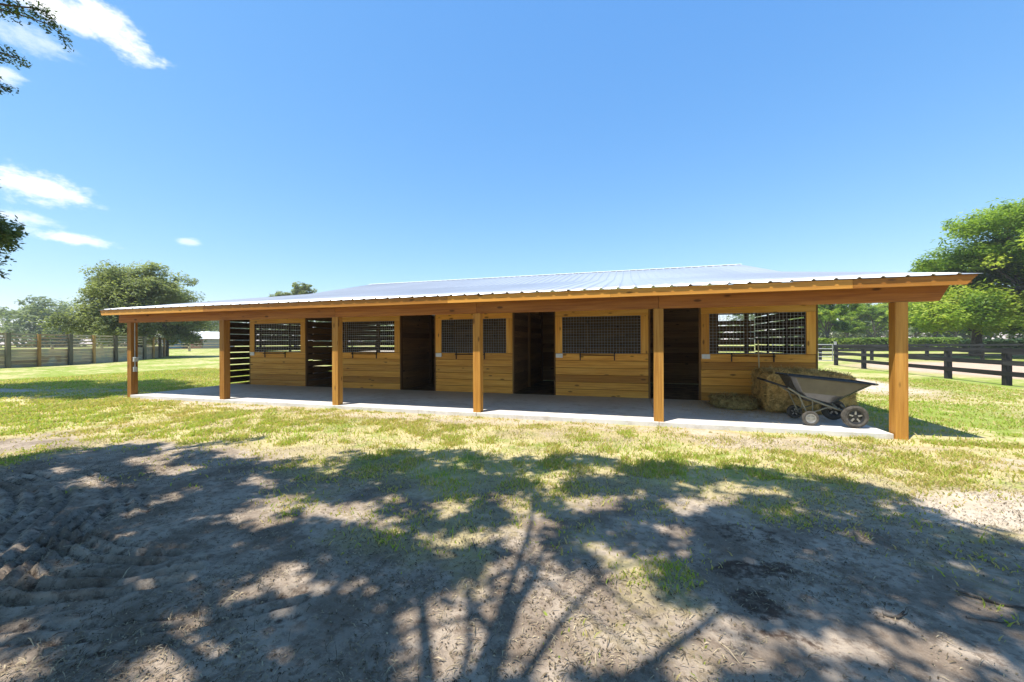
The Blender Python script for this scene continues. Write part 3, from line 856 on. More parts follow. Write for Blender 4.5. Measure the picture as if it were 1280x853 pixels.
gt = empty('gate', (12.0, 31.5, 0)); tag(gt, 'grey metal tube gate beside the corner of the stable', 'gate')
ga = np.array((13.1, 30.6)); gb = np.array((10.6, 32.9))
m = MB(); 
for q in np.linspace(0, 1, 3): 
    p = ga + (gb - ga) * q; m.tube([(p[0], p[1], .25), (p[0], p[1], 1.36)], .03)
m.build('gate_frame', M['galv'], gt)
for h in (.28, .52, .78, 1.06, 1.34):
    m = MB(); m.tube([(ga[0], ga[1], h), (gb[0], gb[1], h)], .026); m.build('bar', M['galv'], gt)
m = MB(); m.tube([(10.45, 33.05, -.2), (10.45, 33.05, 1.75)], .08); m.tube([(13.2, 30.5, -.2), (13.2, 30.5, 1.55)], .08); m.build('gate_post', M['galv'], gt)

# ------------------------------------------------------------------ trees
def leaf_cloud(centers, radii, n_per, size, rng, flat=.75, up=1.5):
    """leaf quads spread through clumps; returns V,F,tint"""
    k = len(centers)
    idx = np.repeat(np.arange(k), n_per)
    n = len(idx)
    d = rng.normal(0, 1, (n, 3)); d /= np.linalg.norm(d, axis=1)[:, None]
    r = rng.uniform(.25, 1.0, n) ** .6
    p = centers[idx] + d * (r * radii[idx])[:, None] * np.array([1, 1, flat])
    nrm = d * .6 + rng.normal(0, .6, (n, 3)) + np.array([0, 0, up]); nrm /= np.linalg.norm(nrm, axis=1)[:, None]
    a = np.cross(nrm, rng.normal(0, 1, (n, 3))); a /= np.linalg.norm(a, axis=1)[:, None] + 1e-9
    b = np.cross(nrm, a)
    s = size * rng.uniform(.6, 1.35, n)[:, None]
    V = np.stack([p - a * s, p - b * s * .42 , p + a * s, p + b * s * .42], 1).reshape(-1, 3)
    F = np.arange(n * 4).reshape(-1, 4)
    ct = rng.normal(.5, .16, k) + (fbm(centers[:, 0] * .33 + centers[:, 2] * .3 + 500, centers[:, 1] * .33 + centers[:, 2] * .2 + 500, 19, 2) - .5) * 1.1
    t = np.clip(ct[idx] + rng.normal(0, .13, n), 0, 1)
    return V, F, t

def limb_pts(a, b, rng, wob=.06, n=6):
    a = np.array(a, float); b = np.array(b, float); L = np.linalg.norm(b - a)
    pts = [a + (b - a) * i / n + (rng.normal(0, wob * L * .5, 3) if 0 < i < n else 0) + np.array((0, 0, math.sin(math.pi * i / n) * L * .06)) for i in range(n + 1)]
    return pts

def tree(name, label, loc, H, Rad, seed, leafmat, base=.28, nclump=260, n_per=60, lsize=.16, group=None, cat='tree', tr=.35, lobes=9, squash=.8, clr=.095, drop=.62, skew=(0, 0), rz=0, spread=1.0):
    rng = np.random.default_rng(seed)
    root = empty(name, (0, 0, 0)); tag(root, label, cat, group)
    zc = H * base
    tk = MB()
    top = np.array((rng.normal(0, .3), rng.normal(0, .3), H * .55))
    tp = limb_pts((0, 0, -.3), top, rng, .03, 5)
    tk.tube(tp, [tr * 1.35, tr, tr * .85, tr * .7, tr * .55, tr * .3], 8)
    # lobes
    cen = []; rad = []
    for i in range(lobes):
        a = i * 2.399 + rng.normal(0, .3); q = (i + .5) / lobes
        rr = Rad * (.25 + .5 * math.sqrt(q)) * rng.uniform(.85, 1.1); zz = zc + (H - zc) * (1 - drop * q * rng.uniform(.75, 1.2)) - Rad * .24
        lr = Rad * rng.uniform(.30, .48)
        c = np.array((math.cos(a) * rr + skew[0], math.sin(a) * rr + skew[1], max(zz, zc + lr * .5)))
        cen.append(c); rad.append(lr)
        st = tp[2 + (i % 3)]
        tk.tube(limb_pts(st, c, rng, .08, 5), [tr * .5, tr * .42, tr * .33, tr * .25, tr * .17, tr * .07], 6)
    tk.build('trunk', M['bark'], root)
    cen = np.array(cen); rad = np.array(rad)
    li = rng.integers(0, lobes, nclump)
    d = rng.normal(0, 1, (nclump, 3)); d /= np.linalg.norm(d, axis=1)[:, None]
    d[:, 2] = np.where(d[:, 2] < -.45, -d[:, 2], d[:, 2])
    pc = cen[li] + d * (rad[li] * rng.uniform(.45, 1.12, nclump))[:, None] * np.array([spread, spread, squash])
    V, F, t = leaf_cloud(pc, np.full(nclump, Rad * clr) * rng.uniform(.7, 1.5, nclump), n_per, lsize, rng)
    cr = np_mesh('crown', V, F, leafmat, root, {'tint': ('FACE', t)})
    root.location = (*loc, zg(*loc)); root.rotation_euler = (0, 0, rz)
    return root
def put_copy(src, loc, rz, sc, label):
    c = copy_tree(src); c.location = (*loc, zg(*loc)); c.rotation_euler = (0, 0, rz); c.scale = (sc, sc, sc); c['label'] = label
    return c
def at(dx, dy, d):  # ground point from a bearing and a distance
    return (dx * d, dy * d)

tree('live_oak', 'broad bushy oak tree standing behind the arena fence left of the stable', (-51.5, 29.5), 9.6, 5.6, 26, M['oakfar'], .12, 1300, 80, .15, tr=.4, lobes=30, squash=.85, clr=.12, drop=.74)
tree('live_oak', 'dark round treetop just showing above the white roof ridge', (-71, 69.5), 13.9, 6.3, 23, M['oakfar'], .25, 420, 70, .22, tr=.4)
# right: big spreading trees
tree('live_oak', 'tall spreading bright green tree at the right edge beyond the paddock', (35.6, 45.0), 15.2, 9.2, 31, M['bright'], .10, 1500, 95, .165, tr=.5, lobes=26, squash=.5, clr=.10, drop=.82)
tree('live_oak', 'darker shade tree with twin trunks behind the end of the hedge', (33.6, 50.5), 11.0, 5.6, 33, M['bright'], .14, 700, 90, .165, tr=.4, lobes=15, squash=.55, clr=.10, drop=.8)
# grey hanging moss on it
rng = np.random.default_rng(5)
oc = tree('orchard_tree', 'small rounded fruit tree behind the hedge, first on the left beside the stable', at(.388, .924, 76), 9.0, 4.0, 41, M['bright'], .22, 320, 70, .17, group='orchard trees behind the hedge', tr=.22)
ords = ['second', 'third', 'fourth', 'fifth', 'sixth', 'seventh', 'eighth', 'ninth', 'tenth']
brg = [(1060, 78), (1093, 74), (1122, 82), (1144, 76), (1170, 80), (1196, 76), (1228, 84), (1262, 80), (1015, 86)]
for i, (px, dep) in enumerate(brg):
    v = bearing(px) * dep
    put_copy(oc, (float(v[0]), float(v[1])), i * 1.3, [1.0, .92, 1.1, .97, 1.05, .95, 1.08, 1.0, 1.05][i], 'small rounded fruit tree behind the hedge, %s from the left' % ords[i] if i < 8 else 'small rounded fruit tree half hidden by the right stall panel')
# hedge
def hedge(name, label, a, b, w, h, mat, n, seed, lsize=.16, cat='hedge'):
    rng = np.random.default_rng(seed)
    a = np.array(a); b = np.array(b); u = rng.uniform(0, 1, n); d = b - a; nr = np.array((-d[1], d[0])) / np.linalg.norm(d)
    # shell of a clipped hedge
    side = rng.uniform(-1, 1, n); hz = rng.uniform(0, 1, n) ** .7
    ed = rng.uniform(0, 1, n) < .5
    side = np.where(ed, np.sign(side) * rng.uniform(.8, 1, n), side); hz = np.where(~ed, rng.uniform(.85, 1, n), hz)
    p2 = a + d * u[:, None] + nr * (side * w / 2)[:, None]
    z = hz * h * (.92 + .16 * fbm(u * 60, u * 0 + .5, seed)) + zg(*(a + b) / 2)
    V, F, t = leaf_cloud(np.column_stack([p2, z]), np.full(n, .34), 8, lsize, rng)
    o = np_mesh(name, V, F, mat, None, {'tint': ('FACE', t)}); tag(o, label, cat)
def bp(px, dep): v = bearing(px) * dep; return (float(v[0]), float(v[1]))
hedge('hedge', 'long low clipped light green hedge behind the far paddock fence', bp(985, 58), bp(1192, 56), 2.2, 1.75, M['hedge'], 5200, 3)
hedge('shrub', 'dark low shrub bank under the tall trees at the right edge', bp(1208, 50), bp(1310, 47), 2.4, 1.5, M['darkshrub'], 3000, 4, .18, 'shrub')

# woods far off that read as one mass
def woodland(name, label, pts, H, n, seed, mat, lsize, dep, clr=2.2, n_per=34):
    rng = np.random.default_rng(seed)
    pts = np.array(pts); seg = np.linalg.norm(np.diff(pts, axis=0), axis=1); cum = np.r_[0, np.cumsum(seg)]
    nt = int(cum[-1] / 3.6); cs = []; rs = []; tk = MB()
    VV = []; FF = []; TT = []; off = 0
    for i in range(nt):
        s = (i + rng.uniform(0, 1)) / nt * cum[-1]; j = min(np.searchsorted(cum, s) - 1, len(seg) - 1); j = max(j, 0)
        p = pts[j] + (pts[j + 1] - pts[j]) * (s - cum[j]) / seg[j]; p = p + rng.normal(0, dep, 2)
        h = H * rng.uniform(.65, 1.12) ; z0 = zg(*p)
        rr = h * rng.uniform(.30, .42)
        for q in range(n):
            dd = rng.normal(0, 1, 3); dd /= np.linalg.norm(dd)
            cs.append((p[0] + dd[0] * rr, p[1] + dd[1] * rr, z0 + h * .5 + dd[2] * h * .47)); rs.append(clr * rng.uniform(.6, 1.2))
        for q in range(14):
            cs.append((p[0] + rng.normal(0, 3), p[1] + rng.normal(0, 3), z0 + rng.uniform(.3, 6.0))); rs.append(clr * rng.uniform(.7, 1.1))
        tk.tube([(p[0], p[1], z0 - .3), (p[0], p[1], z0 + h * .6)], [.3, .15], 5)
    V, F, t = leaf_cloud(np.array(cs), np.array(rs), n_per, lsize, rng, .8)
    # trunks appended to the same object
    Vt = np.array(tk.v); Ft = np.array([f for f in tk.f if len(f) == 4]); 
    V = np.concatenate([V, Vt]); F = np.concatenate([F, Ft + len(V) - len(Vt)]); t = np.concatenate([t, np.zeros(len(Ft))])
    o = np_mesh(name, V, F, mat, None, {'tint': ('FACE', t)}); tag(o, label, 'woodland', kind='stuff')
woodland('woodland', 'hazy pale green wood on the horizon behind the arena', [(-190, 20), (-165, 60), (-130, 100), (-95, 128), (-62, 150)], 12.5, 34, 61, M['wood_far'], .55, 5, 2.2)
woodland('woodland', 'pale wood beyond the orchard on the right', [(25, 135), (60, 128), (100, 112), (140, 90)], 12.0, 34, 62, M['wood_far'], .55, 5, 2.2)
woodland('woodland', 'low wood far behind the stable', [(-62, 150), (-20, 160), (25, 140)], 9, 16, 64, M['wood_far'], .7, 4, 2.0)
# pines sticking out of the left wood
rng = np.random.default_rng(8)
ptree = None
for i, (px, dep, h) in enumerate([(28, 150, 14.5), (43, 158, 14.0), (70, 150, 13.5), (8, 150, 14.0), (82, 160, 14)]):
    lab = 'flat topped pine rising above the left wood, %s' % ['second from the left edge', 'third from the left edge', 'fourth from the left edge', 'nearest to the left edge', 'closest to the bushy oak'][i]
    v = bearing(px) * dep
    if ptree is None:
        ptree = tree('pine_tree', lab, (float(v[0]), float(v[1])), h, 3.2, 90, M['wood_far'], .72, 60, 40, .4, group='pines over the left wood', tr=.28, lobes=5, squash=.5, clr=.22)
    else:
        put_copy(ptree, (float(v[0]), float(v[1])), i * 1.1, h / 14.5, lab)

# red barn and blue shed far left
def red_barn():
    v = bearing(252) * 92; root = empty('barn', (0, 0, 0)); tag(root, 'small red barn with white metal roof in the far distance on the left', 'barn')
    def wallbox(mb):
        mb.box((-4.2, -5, 0), (4.2, 5, 2.3)); 
        for y in (-5, 5):
            P = [(-4.2, y, 2.3), (4.2, y, 2.3), (0, y, 3.9)]
            mb.poly(P if y < 0 else P[::-1], [(0, 0)] * 3)
    m = MB(); wallbox(m); m.build('wall', M['redpaint'], root)
    m = MB()
    for sx in (-1, 1):
        P = []
        for i in range(8):
            x = sx * (4.7 if i & 1 else 0); P.append((x, 5.6 if i & 2 else -5.6, (2.12 if i & 1 else 3.92) + (.12 if i & 4 else 0)))
        m.hexa(P, 1)
    m.build('roof', M['whitepaint'], root)
    m = MB(); m.box((-1.4, -5.03, 0), (1.4, -5.005, 2.4)); m.build('doorway_shade', M['shade_in'], root)  # thin dark sheet on the gable, shade of an opening painted on
    m = MB(); m.box((4.205, -4.5, .2), (4.23, 4.5, 2.0)); m.build('side_wall', M['grey_paint'], root)
    root.location = (float(v[0]), float(v[1]), zg(float(v[0]), float(v[1])) - .1); root.rotation_euler = (0, 0, R(14))
red_barn()
def blue_shed():
    v = bearing(217) * 84; root = empty('shed', (0, 0, 0)); tag(root, 'dark blue shed at the end of the arena fence under the oak', 'shed')
    m = MB(); m.box((-2.6, -2, 0), (2.6, 2, 2.4)); m.build('wall', M['bluepaint'], root)
    m = MB()
    P = []
    for i in range(8): P.append((2.9 if i & 1 else -2.9, 2.3 if i & 2 else -2.3, (2.42 if i & 1 else 3.05) + (.1 if i & 4 else 0)))
    m.hexa(P, 0); m.build('roof', M['bluepaint'], root)
    root.location = (float(v[0]), float(v[1]), zg(float(v[0]), float(v[1])))
    root.rotation_euler = (0, 0, R(40)); root.scale = (.6, .6, .85)
blue_shed()

# ------------------------------------------------------------------ shade tree beside the camera (casts the foreground shade)
LIT = [(-0.76, 2.51, 0.13, 0.04, -0.03, 0.11), (-0.6, 2.69, 0.08, 0.02, -0.05, 0.21), (-0.68, 2.1, 0.11, 0.03, -0.07, 0.23), (-0.39, 2.41, 0.12, 0.04, -0.04, 0.25), (-0.37, 2.25, 0.13, 0.04, -0.02, 0.12), (-0.0, 2.73, 0.11, 0.03, 0.0, 0.26), (-0.24, 2.45, 0.07, 0.02, -0.01, 0.09), (-0.17, 2.33, 0.07, 0.02, -0.01, 0.15), (-0.15, 2.1, 0.1, 0.03, -0.01, 0.16), (-1.04, 2.0, 0.18, 0.05, -0.08, 0.16), (-0.87, 2.1, 0.05, 0.02, -0.08, 0.19), (-0.69, 1.77, 0.05, 0.01, -0.03, 0.07), (-0.81, 1.68, 0.09, 0.03, -0.02, 0.04), (-0.33, 1.97, 0.05, 0.01, -0.01, 0.05), (0.18, 2.31, 0.06, 0.02, 0.01, 0.07), (-1.68, 2.12, 0.08, 0.02, -0.04, 0.05), (-0.78, 3.31, 0.12, 0.03, -0.03, 0.12), (-0.92, 3.07, 0.06, 0.02, -0.02, 0.08), (-1.6, 3.39, 0.15, 0.04, -0.06, 0.13), (-1.05, 3.69, 0.14, 0.04, -0.03, 0.11), (-0.8, 4.43, 0.13, 0.04, -0.04, 0.21), (-2.43, 3.09, 0.16, 0.05, -0.12, 0.15), (-0.52, 3.84, 0.08, 0.02, -0.01, 0.1), (-0.26, 3.87, 0.11, 0.03, -0.01, 0.1), (-0.22, 4.83, 0.11, 0.03, -0.01, 0.12), (0.43, 3.49, 0.06, 0.02, 0.01, 0.12), (0.51, 4.09, 0.1, 0.03, 0.02, 0.12), (1.11, 2.48, 0.08, 0.02, 0.04, 0.09), (1.1, 2.36, 0.1, 0.03, 0.04, 0.08), (1.61, 2.44, 0.09, 0.03, 0.07, 0.11), (1.44, 2.55, 0.09, 0.03, 0.03, 0.05), (2.06, 3.05, 0.16, 0.05, 0.05, 0.07), (0.38, 2.39, 0.09, 0.03, 0.01, 0.08), (0.8, 2.38, 0.05, 0.01, 0.02, 0.05), (0.56, 2.15, 0.05, 0.01, 0.01, 0.04), (0.31, 2.02, 0.05, 0.01, 0.01, 0.04), (0.62, 4.09, 0.11, 0.03, 0.02, 0.16), (0.93, 4.33, 0.09, 0.03, 0.03, 0.13), (-5.86, 2.92, 0.22, 0.06, -0.2, 0.1), (-6.78, 3.07, 0.12, 0.03, -0.17, 0.08), (-6.21, 3.6, 0.28, 0.08, -0.25, 0.15), (-5.56, 3.41, 0.21, 0.06, -0.21, 0.13), (-3.39, 3.02, 0.19, 0.06, -0.12, 0.11), (-3.23, 2.67, 0.25, 0.07, -0.13, 0.11), (-2.7, 3.01, 0.16, 0.05, -0.13, 0.14), (-4.1, 3.47, 0.14, 0.04, -0.12, 0.1), (-2.17, 2.04, 0.14, 0.04, -0.12, 0.11), (-2.25, 2.19, 0.08, 0.02, -0.06, 0.06), (-2.42, 1.6, 0.11, 0.03, -0.06, 0.04), (-2.51, 1.88, 0.05, 0.01, -0.04, 0.03), (-3.21, 1.3, 0.12, 0.04, -0.07, 0.03), (-2.84, 1.11, 0.08, 0.02, -0.07, 0.03), (-2.05, 1.32, 0.06, 0.02, -0.03, 0.02), (-3.12, 1.81, 0.08, 0.02, -0.04, 0.02)]
def shade_tree():
    rng = np.random.default_rng(77)
    root = empty('shade_oak', (-2.3, -1.4, 0)); tag(root, 'old spreading oak whose branches shade the sandy foreground', 'tree')
    sx, sy = .23, .32
    edge = np.array([(-14, 1.2), (-9.5, 2.9), (-8.25, 3.1), (-8.0, 3.85), (-7.05, 4.3), (-5.6, 4.25), (-4.7, 4.1), (-3.87, 4.95), (-2.55, 5.25), (-.86, 5.2), (.8, 5.75), (2.0, 5.5), (2.6, 5.1), (2.9, 4.5), (3.1, 3.9), (3.4, 3.0), (3.9, 2.0), (4.4, .5), (4.2, -1.5)])
    N = 46000
    gx_ = rng.uniform(-11, 4.6, N); gy_ = rng.uniform(-2.0, 6.2, N)
    top = np.interp(gx_, edge[:, 0], edge[:, 1])
    jit = (fbm(gx_ * 1.3, gy_ * 1.3, 301, 4) - .5) * 1.3
    keep = gy_ < top - .12 + jit * .75
    # breaks in the crown where the sun gets through
    for cx, cy, ax, ay, bx, by in LIT:
        det = ax * by - ay * bx
        dx = gx_ - cx; dy = gy_ - cy
        u = (dx * by - dy * bx) / det; v = (ax * dy - ay * dx) / det
        m = .12
        la = math.hypot(ax, ay); lb = math.hypot(bx, by)
        uu = u * la / (la + m); vv = v * lb / (lb + m)
        keep &= (uu * uu + vv * vv) > 1.0
    # general raggedness: thinner foliage near the edge
    th = fbm(gx_ * 2.2, gy_ * 2.2, 305, 3)
    nearedge = sstep(1.6, .2, top - gy_)
    keep &= ~((th > .66 - .12 * nearedge) & (rng.uniform(0, 1, N) < .25 + .5 * nearedge))
    hole = fbm(gx_ * 5.0 + 31, gy_ * 5.0, 333, 3); big_ = fbm(gx_ * .9, gy_ * .9, 337, 2)
    keep &= ~((hole > np.where(gx_ > -4.6, .572, .635) - .10 * (big_ - .5)) & (rng.uniform(0, 1, N) < .97))
    gx_ = gx_[keep]; gy_ = gy_[keep]; n = len(gx_)
    z = 6.2 + 3.0 * rng.uniform(0, 1, n) + .8 * (fbm(gx_ * .5, gy_ * .5, 311) - .5)
    z -= .9 * sstep(-5, -8.5, gx_)
    c = np.stack([gx_ - sx * z, gy_ - sy * z, z], 1)
    V, F, t = leaf_cloud(c, np.full(n, .165) * rng.uniform(.7, 1.3, n), 9, .066, rng)
    # drooping branch ends that hang into view at the upper left
    cc = []
    f_ = np.array((-.2837, .959, 0)); r_ = np.array((.959, .2837, 0))
    def w(px, py, d): return f_ * d + r_ * ((px - 640) / 483.5 * d) + np.array((0, 0, 1.586 + (428 - py) / 483.5 * d))
    D = 4.6
    for chain, sp in (([(-120, -60), (-30, 2), (20, 14), (60, 27), (92, 52)], .055), ([(-60, -10), (10, 4), (45, 8), (62, 14)], .05), ([(-90, 40), (-20, 58), (12, 66), (30, 74)], .045), ([(-60, 100), (-15, 108), (12, 107)], .03)):
        pts = [w(a, b, D + .15 * i) for i, (a, b) in enumerate(chain)]
        tw = MB(); tw.tube(pts, list(np.linspace(.018, .003, len(pts))), 5); tw.build('limb', M['bark'], root)
        for a, b in zip(pts[:-1], pts[1:]):
            for q in np.linspace(0, 1, 11):
                cc.append(a + (b - a) * q + rng.normal(0, sp, 3) * np.array((1, 1, .8)))
    cc = np.array(cc)
    V2, F2, t2 = leaf_cloud(cc, np.full(len(cc), .06), 16, .021, rng, 1.0)
    np_mesh('crown', np.concatenate([V, V2]), np.concatenate([F, F2 + len(V)]), M['oak'], root, {'tint': ('FACE', np.concatenate([t, t2 * .8]))})
    tk = MB()
    base = np.array((-2.3, -1.4, -.2)); cro = np.array((-1.75, -.35, 4.7))
    tk.tube([base, base + np.array((.1, .15, .6)), (base + cro) / 2, cro], [.42, .31, .26, .24], 12)
    tk.build('trunk', M['bark'], root)
    lb = []
    def g2(gx, gy, z): return np.array((gx - sx * z, gy - sy * z, z))
    for (ex, ey, ez, r0, mids) in ((-.62, 2.95, 7.4, .12, (-.66, 2.2)), (-1.02, 2.35, 6.8, .05, (-.80, 1.9)), (-.95, 2.55, 7.6, .05, (-.68, 1.95)), (.10, 3.2, 7.8, .055, (-.35, 2.2)), (-1.9, 3.2, 7.2, .07, (-1.2, 2.1)), (1.2, 3.4, 7.6, .08, (.1, 2.0)), (-4.0, 2.6, 7.0, .09, (-2.2, 1.6)), (-6.5, 2.9, 6.6, .07, (-4, 1.7)), (2.4, 2.2, 7.4, .08, (.8, 1.5)), (-1.0, 4.6, 8.0, .05, (-.8, 3.3)), (-5, .2, 7.5, .09, (-2.5, .8)), (1.5, -.5, 7.5, .09, (.2, .6))):
        e = g2(ex, ey, ez); m = g2(mids[0], mids[1], (4.7 + ez) / 2 + .2)
        r0 *= .62; b = MB(); b.tube([cro, (cro + m) / 2 + np.array((0, 0, .08)), m, (m + e) / 2 + rng.normal(0, .06, 3), e], [r0 * 1.1, r0, r0 * .75, r0 * .5, .012], 7)
        # twigs
        for q in range(5):
            s_ = m + (e - m) * rng.uniform(.2, 1); b.tube([s_, s_ + rng.normal(0, .45, 3) * np.array((1, 1, .5)) + np.array((0, 0, .2))], [.02, .006], 5)
        b.build('limb', M['bark'], root)
shade_tree()

# left-hand tree just outside the frame: a branch shows at the left edge, its shade lies on the grass
def left_tree():
    rng = np.random.default_rng(88)
    root = empty('live_oak', (-22.3, 6.2, 0)); tag(root, 'leafy oak at the left edge with one branch tip in view', 'tree')
    cs = []; 
    lob = [((-19.5, 6.4, 4.9), 1.7), ((-21.0, 7.2, 6.6), 2.2), ((-22.5, 6.2, 8.0), 2.4), ((-23.5, 5.0, 6.4), 2.3), ((-20.2, 5.0, 6.0), 1.8), ((-22.8, 8.2, 6.0), 1.9), ((-17.9, 6.3, 5.0), .8)] + [((.959 * l - .2837 * d, .2837 * l + .959 * d, z), r) for l, d, z, r in ((-16.8, 11, 9.5, 1.6), (-17.5, 12.2, 10.6, 1.9), (-15.8, 10, 9.2, 1.3), (-15.6, 10.2, 12.4, 1.4), (-18.5, 13, 12.5, 1.6), (-17.6, 11, 13, 1.6))]
    tk = MB(); tk.tube([(-22.3, 6.2, -.3), (-22.2, 6.3, 1.5), (-21.9, 6.3, 3.4), (-21.6, 6.4, 5.5)], [.45, .34, .3, .15], 10)
    for c, r in lob:
        c = np.array(c); tk.tube(limb_pts((-22.0, 6.3, 3.0), c, rng, .06, 5), [.2, .17, .13, .09, .06, .02], 6)
        n = int(60 * r)
        d = rng.normal(0, 1, (n, 3)); d /= np.linalg.norm(d, axis=1)[:, None]
        cs.append(c + d * rng.uniform(.3, 1.05, (n, 1)) * r * np.array((1, 1, .7)))
    tk.build('trunk', M['bark'], root)
    cs = np.concatenate(cs)
    # keep out of the open sky in front of the camera
    dep = cs @ np.array((-.2837, .959, 0)); lat = cs @ np.array((.959, .2837, 0))
    lim = np.where((cs[:, 2] < 5.6), -1.285, -1.36)
    cs = cs[lat < lim * dep]
    V, F, t = leaf_cloud(cs, np.full(len(cs), .34), 60, .075, rng)
    np_mesh('crown', V, F, M['oak'], root, {'tint': ('FACE', t)})
left_tree()

# fallen sticks on the bare sand
def stick(name, label, pts, r):
    b = MB(); P = [np.array((x, y, float(ground_z(np.array([x]), np.array([y]))[0]) + r * .8 + dz)) for x, y, dz in pts]
    b.tube(P, list(np.linspace(r, r * .45, len(P))), 6)
    k = P[len(P) // 2]; b.tube([k, k + np.array((.06, .03, .012))], [r * .6, r * .3], 5)
    o = b.build(name, M['bark'], None); tag(o, label, 'stick', 'fallen sticks on the sand')
stick('fallen_stick', 'long thin dry stick lying on the sand at the far right', [(1.98, 3.12, .01), (2.14, 3.05, .0), (2.30, 3.02, .01), (2.5, 2.92, 0)], .010)
stick('fallen_stick', 'short curved dark twig on the shaded sand, nearest the lower right corner', [(1.42, 2.76, 0), (1.48, 2.74, .004), (1.53, 2.78, .02)], .011)
stick('fallen_stick', 'straight dark stick in front of the long one at the far right', [(1.86, 2.86, .0), (1.98, 2.86, .0), (2.12, 2.88, .0)], .007)
stick('fallen_stick', 'pale straight stick lying in the middle of the shaded yard', [(-1.2, 2.9, .0), (-1.14, 2.8, .0), (-1.09, 2.72, .0)], .005)

# ------------------------------------------------------------------ camera
cam = bpy.data.cameras.new('camera'); co = bpy.data.objects.new('camera', cam); C.objects.link(co)
cam.sensor_width = 36; cam.lens = 483.51 / 1280 * 36; cam.clip_start = .05; cam.clip_end = 4000; cam.shift_y = 1.5 / 1280
c_, s_ = math.cos(.2876), math.sin(.2876); ro = .0041
rt = Vector((c_, s_, 0)); fw = Vector((-s_, c_, 0)); up = Vector((0, 0, 1))
rt2 = rt * math.cos(ro) - up * math.sin(ro); up2 = up * math.cos(ro) + rt * math.sin(ro)
mw = Matrix(((rt2.x, up2.x, -fw.x, 0), (rt2.y, up2.y, -fw.y, 0), (rt2.z, up2.z, -fw.z, 1.5859), (0, 0, 0, 1)))
co.matrix_world = mw
SC.camera = co

# ------------------------------------------------------------------ light
sd = Vector(SUN).normalized()
sun = bpy.data.lights.new('sun', 'SUN'); so = bpy.data.objects.new('sun', sun); C.objects.link(so)
sun.energy = 3.7; sun.angle = R(.53); sun.color = (1, .95, .86)
so.rotation_euler = sd.to_track_quat('Z', 'Y').to_euler(); so.location = (0, 0, 30)
W = bpy.data.worlds.new('World'); SC.world = W; W.use_nodes = True
nt = W.node_tree; nt.nodes.clear()
def wn(t, **k):
    n = nt.nodes.new(t)
    for a, b in k.items(): setattr(n, a, b)
    return n
out = wn('ShaderNodeOutputWorld'); bg = wn('ShaderNodeBackground'); nt.links.new(bg.outputs[0], out.inputs[0])
sky = wn('ShaderNodeTexSky', sky_type='NISHITA'); sky.sun_disc = False
sky.sun_elevation = math.asin(sd.z); sky.sun_rotation = math.atan2(sd.x, sd.y)
sky.air_density = 1.0; sky.dust_density = .2; sky.ozone_density = 2.2; sky.altitude = 0
bg.inputs['Strength'].default_value = .112
tc = wn('ShaderNodeTexCoord'); gen = tc.outputs['Generated']
def wm(op, a, b=0.0):
    n = wn('ShaderNodeMath', operation=op)
    for s, v in ((n.inputs[0], a), (n.inputs[1], b)):
        if hasattr(v, 'is_output'): nt.links.new(v, s)
        else: s.default_value = v
    return n.outputs[0]
def wdot(v):
    n = wn('ShaderNodeVectorMath', operation='DOT_PRODUCT'); nt.links.new(gen, n.inputs[0]); n.inputs[1].default_value = v; return n.outputs['Value']
def wnoise(scale, det=6, rough=.6, stretch=(1, 1, 1)):
    mp = wn('ShaderNodeMapping'); mp.inputs['Scale'].default_value = stretch; nt.links.new(gen, mp.inputs[0])
    n = wn('ShaderNodeTexNoise'); n.inputs['Scale'].default_value = scale; n.inputs['Detail'].default_value = det; n.inputs['Roughness'].default_value = rough
    nt.links.new(mp.outputs[0], n.inputs[0]); return n.outputs['Fac']
n1 = wnoise(16, 7, .62, (1, 1, 2.2)); n2 = wnoise(45, 6, .65, (1, 1, 2.0))
wob = wm('ADD', wm('MULTIPLY', wm('SUBTRACT', n1, .5), 2.6), wm('MULTIPLY', wm('SUBTRACT', n2, .5), 1.5))
CL = [  # centre direction, long axis end, short axis end, opacity
    ((-.7739, .3911, .4981), (-.7574, .4436, .4791), (-.790, .3840, .4780), 1.0), ((-.800, .352, .490), (-.783, .40, .477), (-.808, .345, .476), 1.0),
    ((-.8960, .3700, .2480), (-.8760, .4190, .2410), (-.8890, .3700, .2700), 1.0),
    ((-.8948, .4099, .1770), (-.8735, .4542, .1753), (-.8931, .4091, .1860), .9), ((-.8156, .5435, .1987), (-.8073, .5554, .1994), (-.8146, .5428, .2046), .5),
    ((-.8307, .3317, .4472), (-.8150, .3700, .4445), (-.8242, .3292, .4640), .45), ((-.8619, .3249, .3894), (-.8520, .3430, .3936), (-.8588, .3237, .3990), .6), ((-.9104, .3628, .1987), (-.8980, .3930, .1954), (-.9086, .3621, .2083), .6)]
mask = None
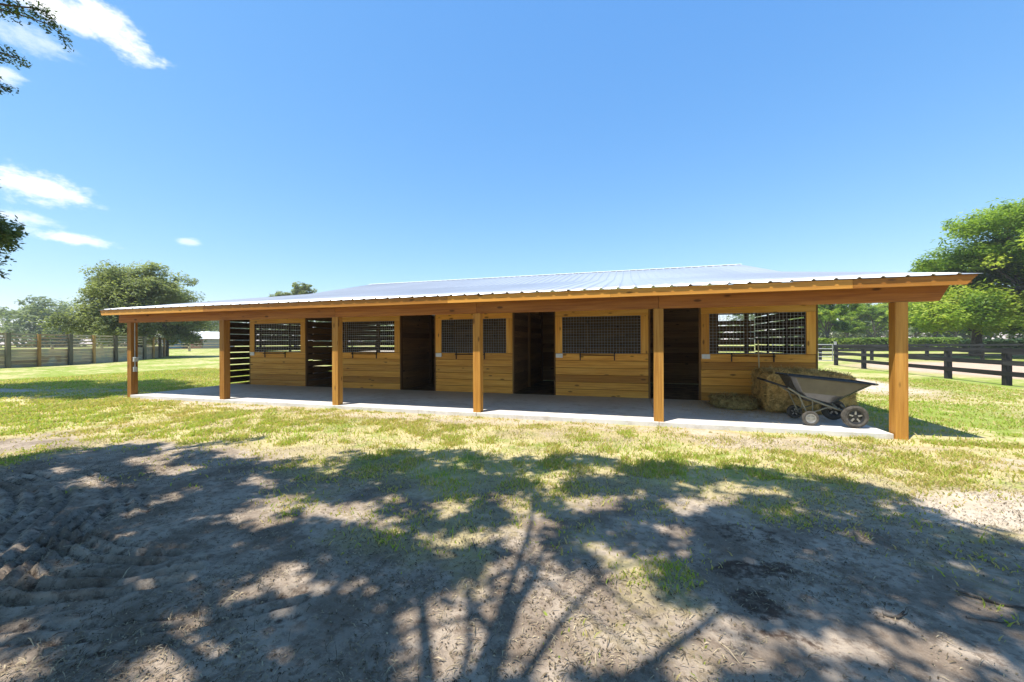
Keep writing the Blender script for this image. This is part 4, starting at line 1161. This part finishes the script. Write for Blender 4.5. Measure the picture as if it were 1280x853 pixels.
for ctr, ea, eb, op in CL:
    cv = Vector(ctr).normalized(); a = Vector(ea).normalized() - cv; b = Vector(eb).normalized() - cv
    b = b - a * (a.dot(b) / a.dot(a))
    u = wdot(tuple(a / a.length_squared)); v = wdot(tuple(b / b.length_squared))
    u = wm('SUBTRACT', u, float(cv.dot(a / a.length_squared))); v = wm('SUBTRACT', v, float(cv.dot(b / b.length_squared)))
    r = wm('SQRT', wm('ADD', wm('MULTIPLY', u, u), wm('MULTIPLY', v, v)))
    r = wm('ADD', r, wob)
    mr = wn('ShaderNodeMapRange', interpolation_type='SMOOTHSTEP'); nt.links.new(r, mr.inputs[0]); mr.inputs[1].default_value = 1.45; mr.inputs[2].default_value = .15
    # only on the side of the sky the cloud is on
    front = wm('GREATER_THAN', wdot(tuple(cv)), .5)
    mm = wm('MULTIPLY', wm('MULTIPLY', mr.outputs[0], op), front)
    mask = mm if mask is None else wm('MAXIMUM', mask, mm)
mx = wn('ShaderNodeMix', data_type='RGBA'); nt.links.new(mask, mx.inputs[0]); sep = wn('ShaderNodeSeparateColor'); nt.links.new(sky.outputs[0], sep.inputs[0]); cmb = wn('ShaderNodeCombineColor')
for ch, (a_, p_) in enumerate(((.64, 1.05), (1.15, .72), (2.36, .38))):      # soft tone curve on the sky so that zenith and horizon sit closer together
    nt.links.new(wm('MULTIPLY', wm('POWER', sep.outputs[ch], p_), a_), cmb.inputs[ch])
nt.links.new(cmb.outputs[0], mx.inputs[6]); mx.inputs[7].default_value = (5.4, 5.5, 5.6, 1)
nt.links.new(mx.outputs[2], bg.inputs[0])

SC.view_settings.view_transform = 'Standard'; SC.view_settings.look = 'None'
SC.view_settings.exposure = 1.2; SC.view_settings.gamma = 1.0; SC.view_settings.use_curve_mapping = False
SC.cycles.max_bounces = 8; SC.cycles.diffuse_bounces = 5; SC.cycles.transparent_max_bounces = 4

# ------------------------------------------------------------------ air
hz = NT('hazy_air'); hz.t.nodes.remove(hz.b)
vol = hz.n('ShaderNodeVolumePrincipled'); vol.inputs['Color'].default_value = (.93, .96, 1, 1); vol.inputs['Density'].default_value = .00055
hz.l(vol.outputs[0], hz.out.inputs['Volume'])
b = MB(); b.box((-260, -60, -2), (240, 230, 22)); o = b.build('haze', hz.m); tag(o, 'faint summer haze over the whole farm', 'haze', kind='stuff')
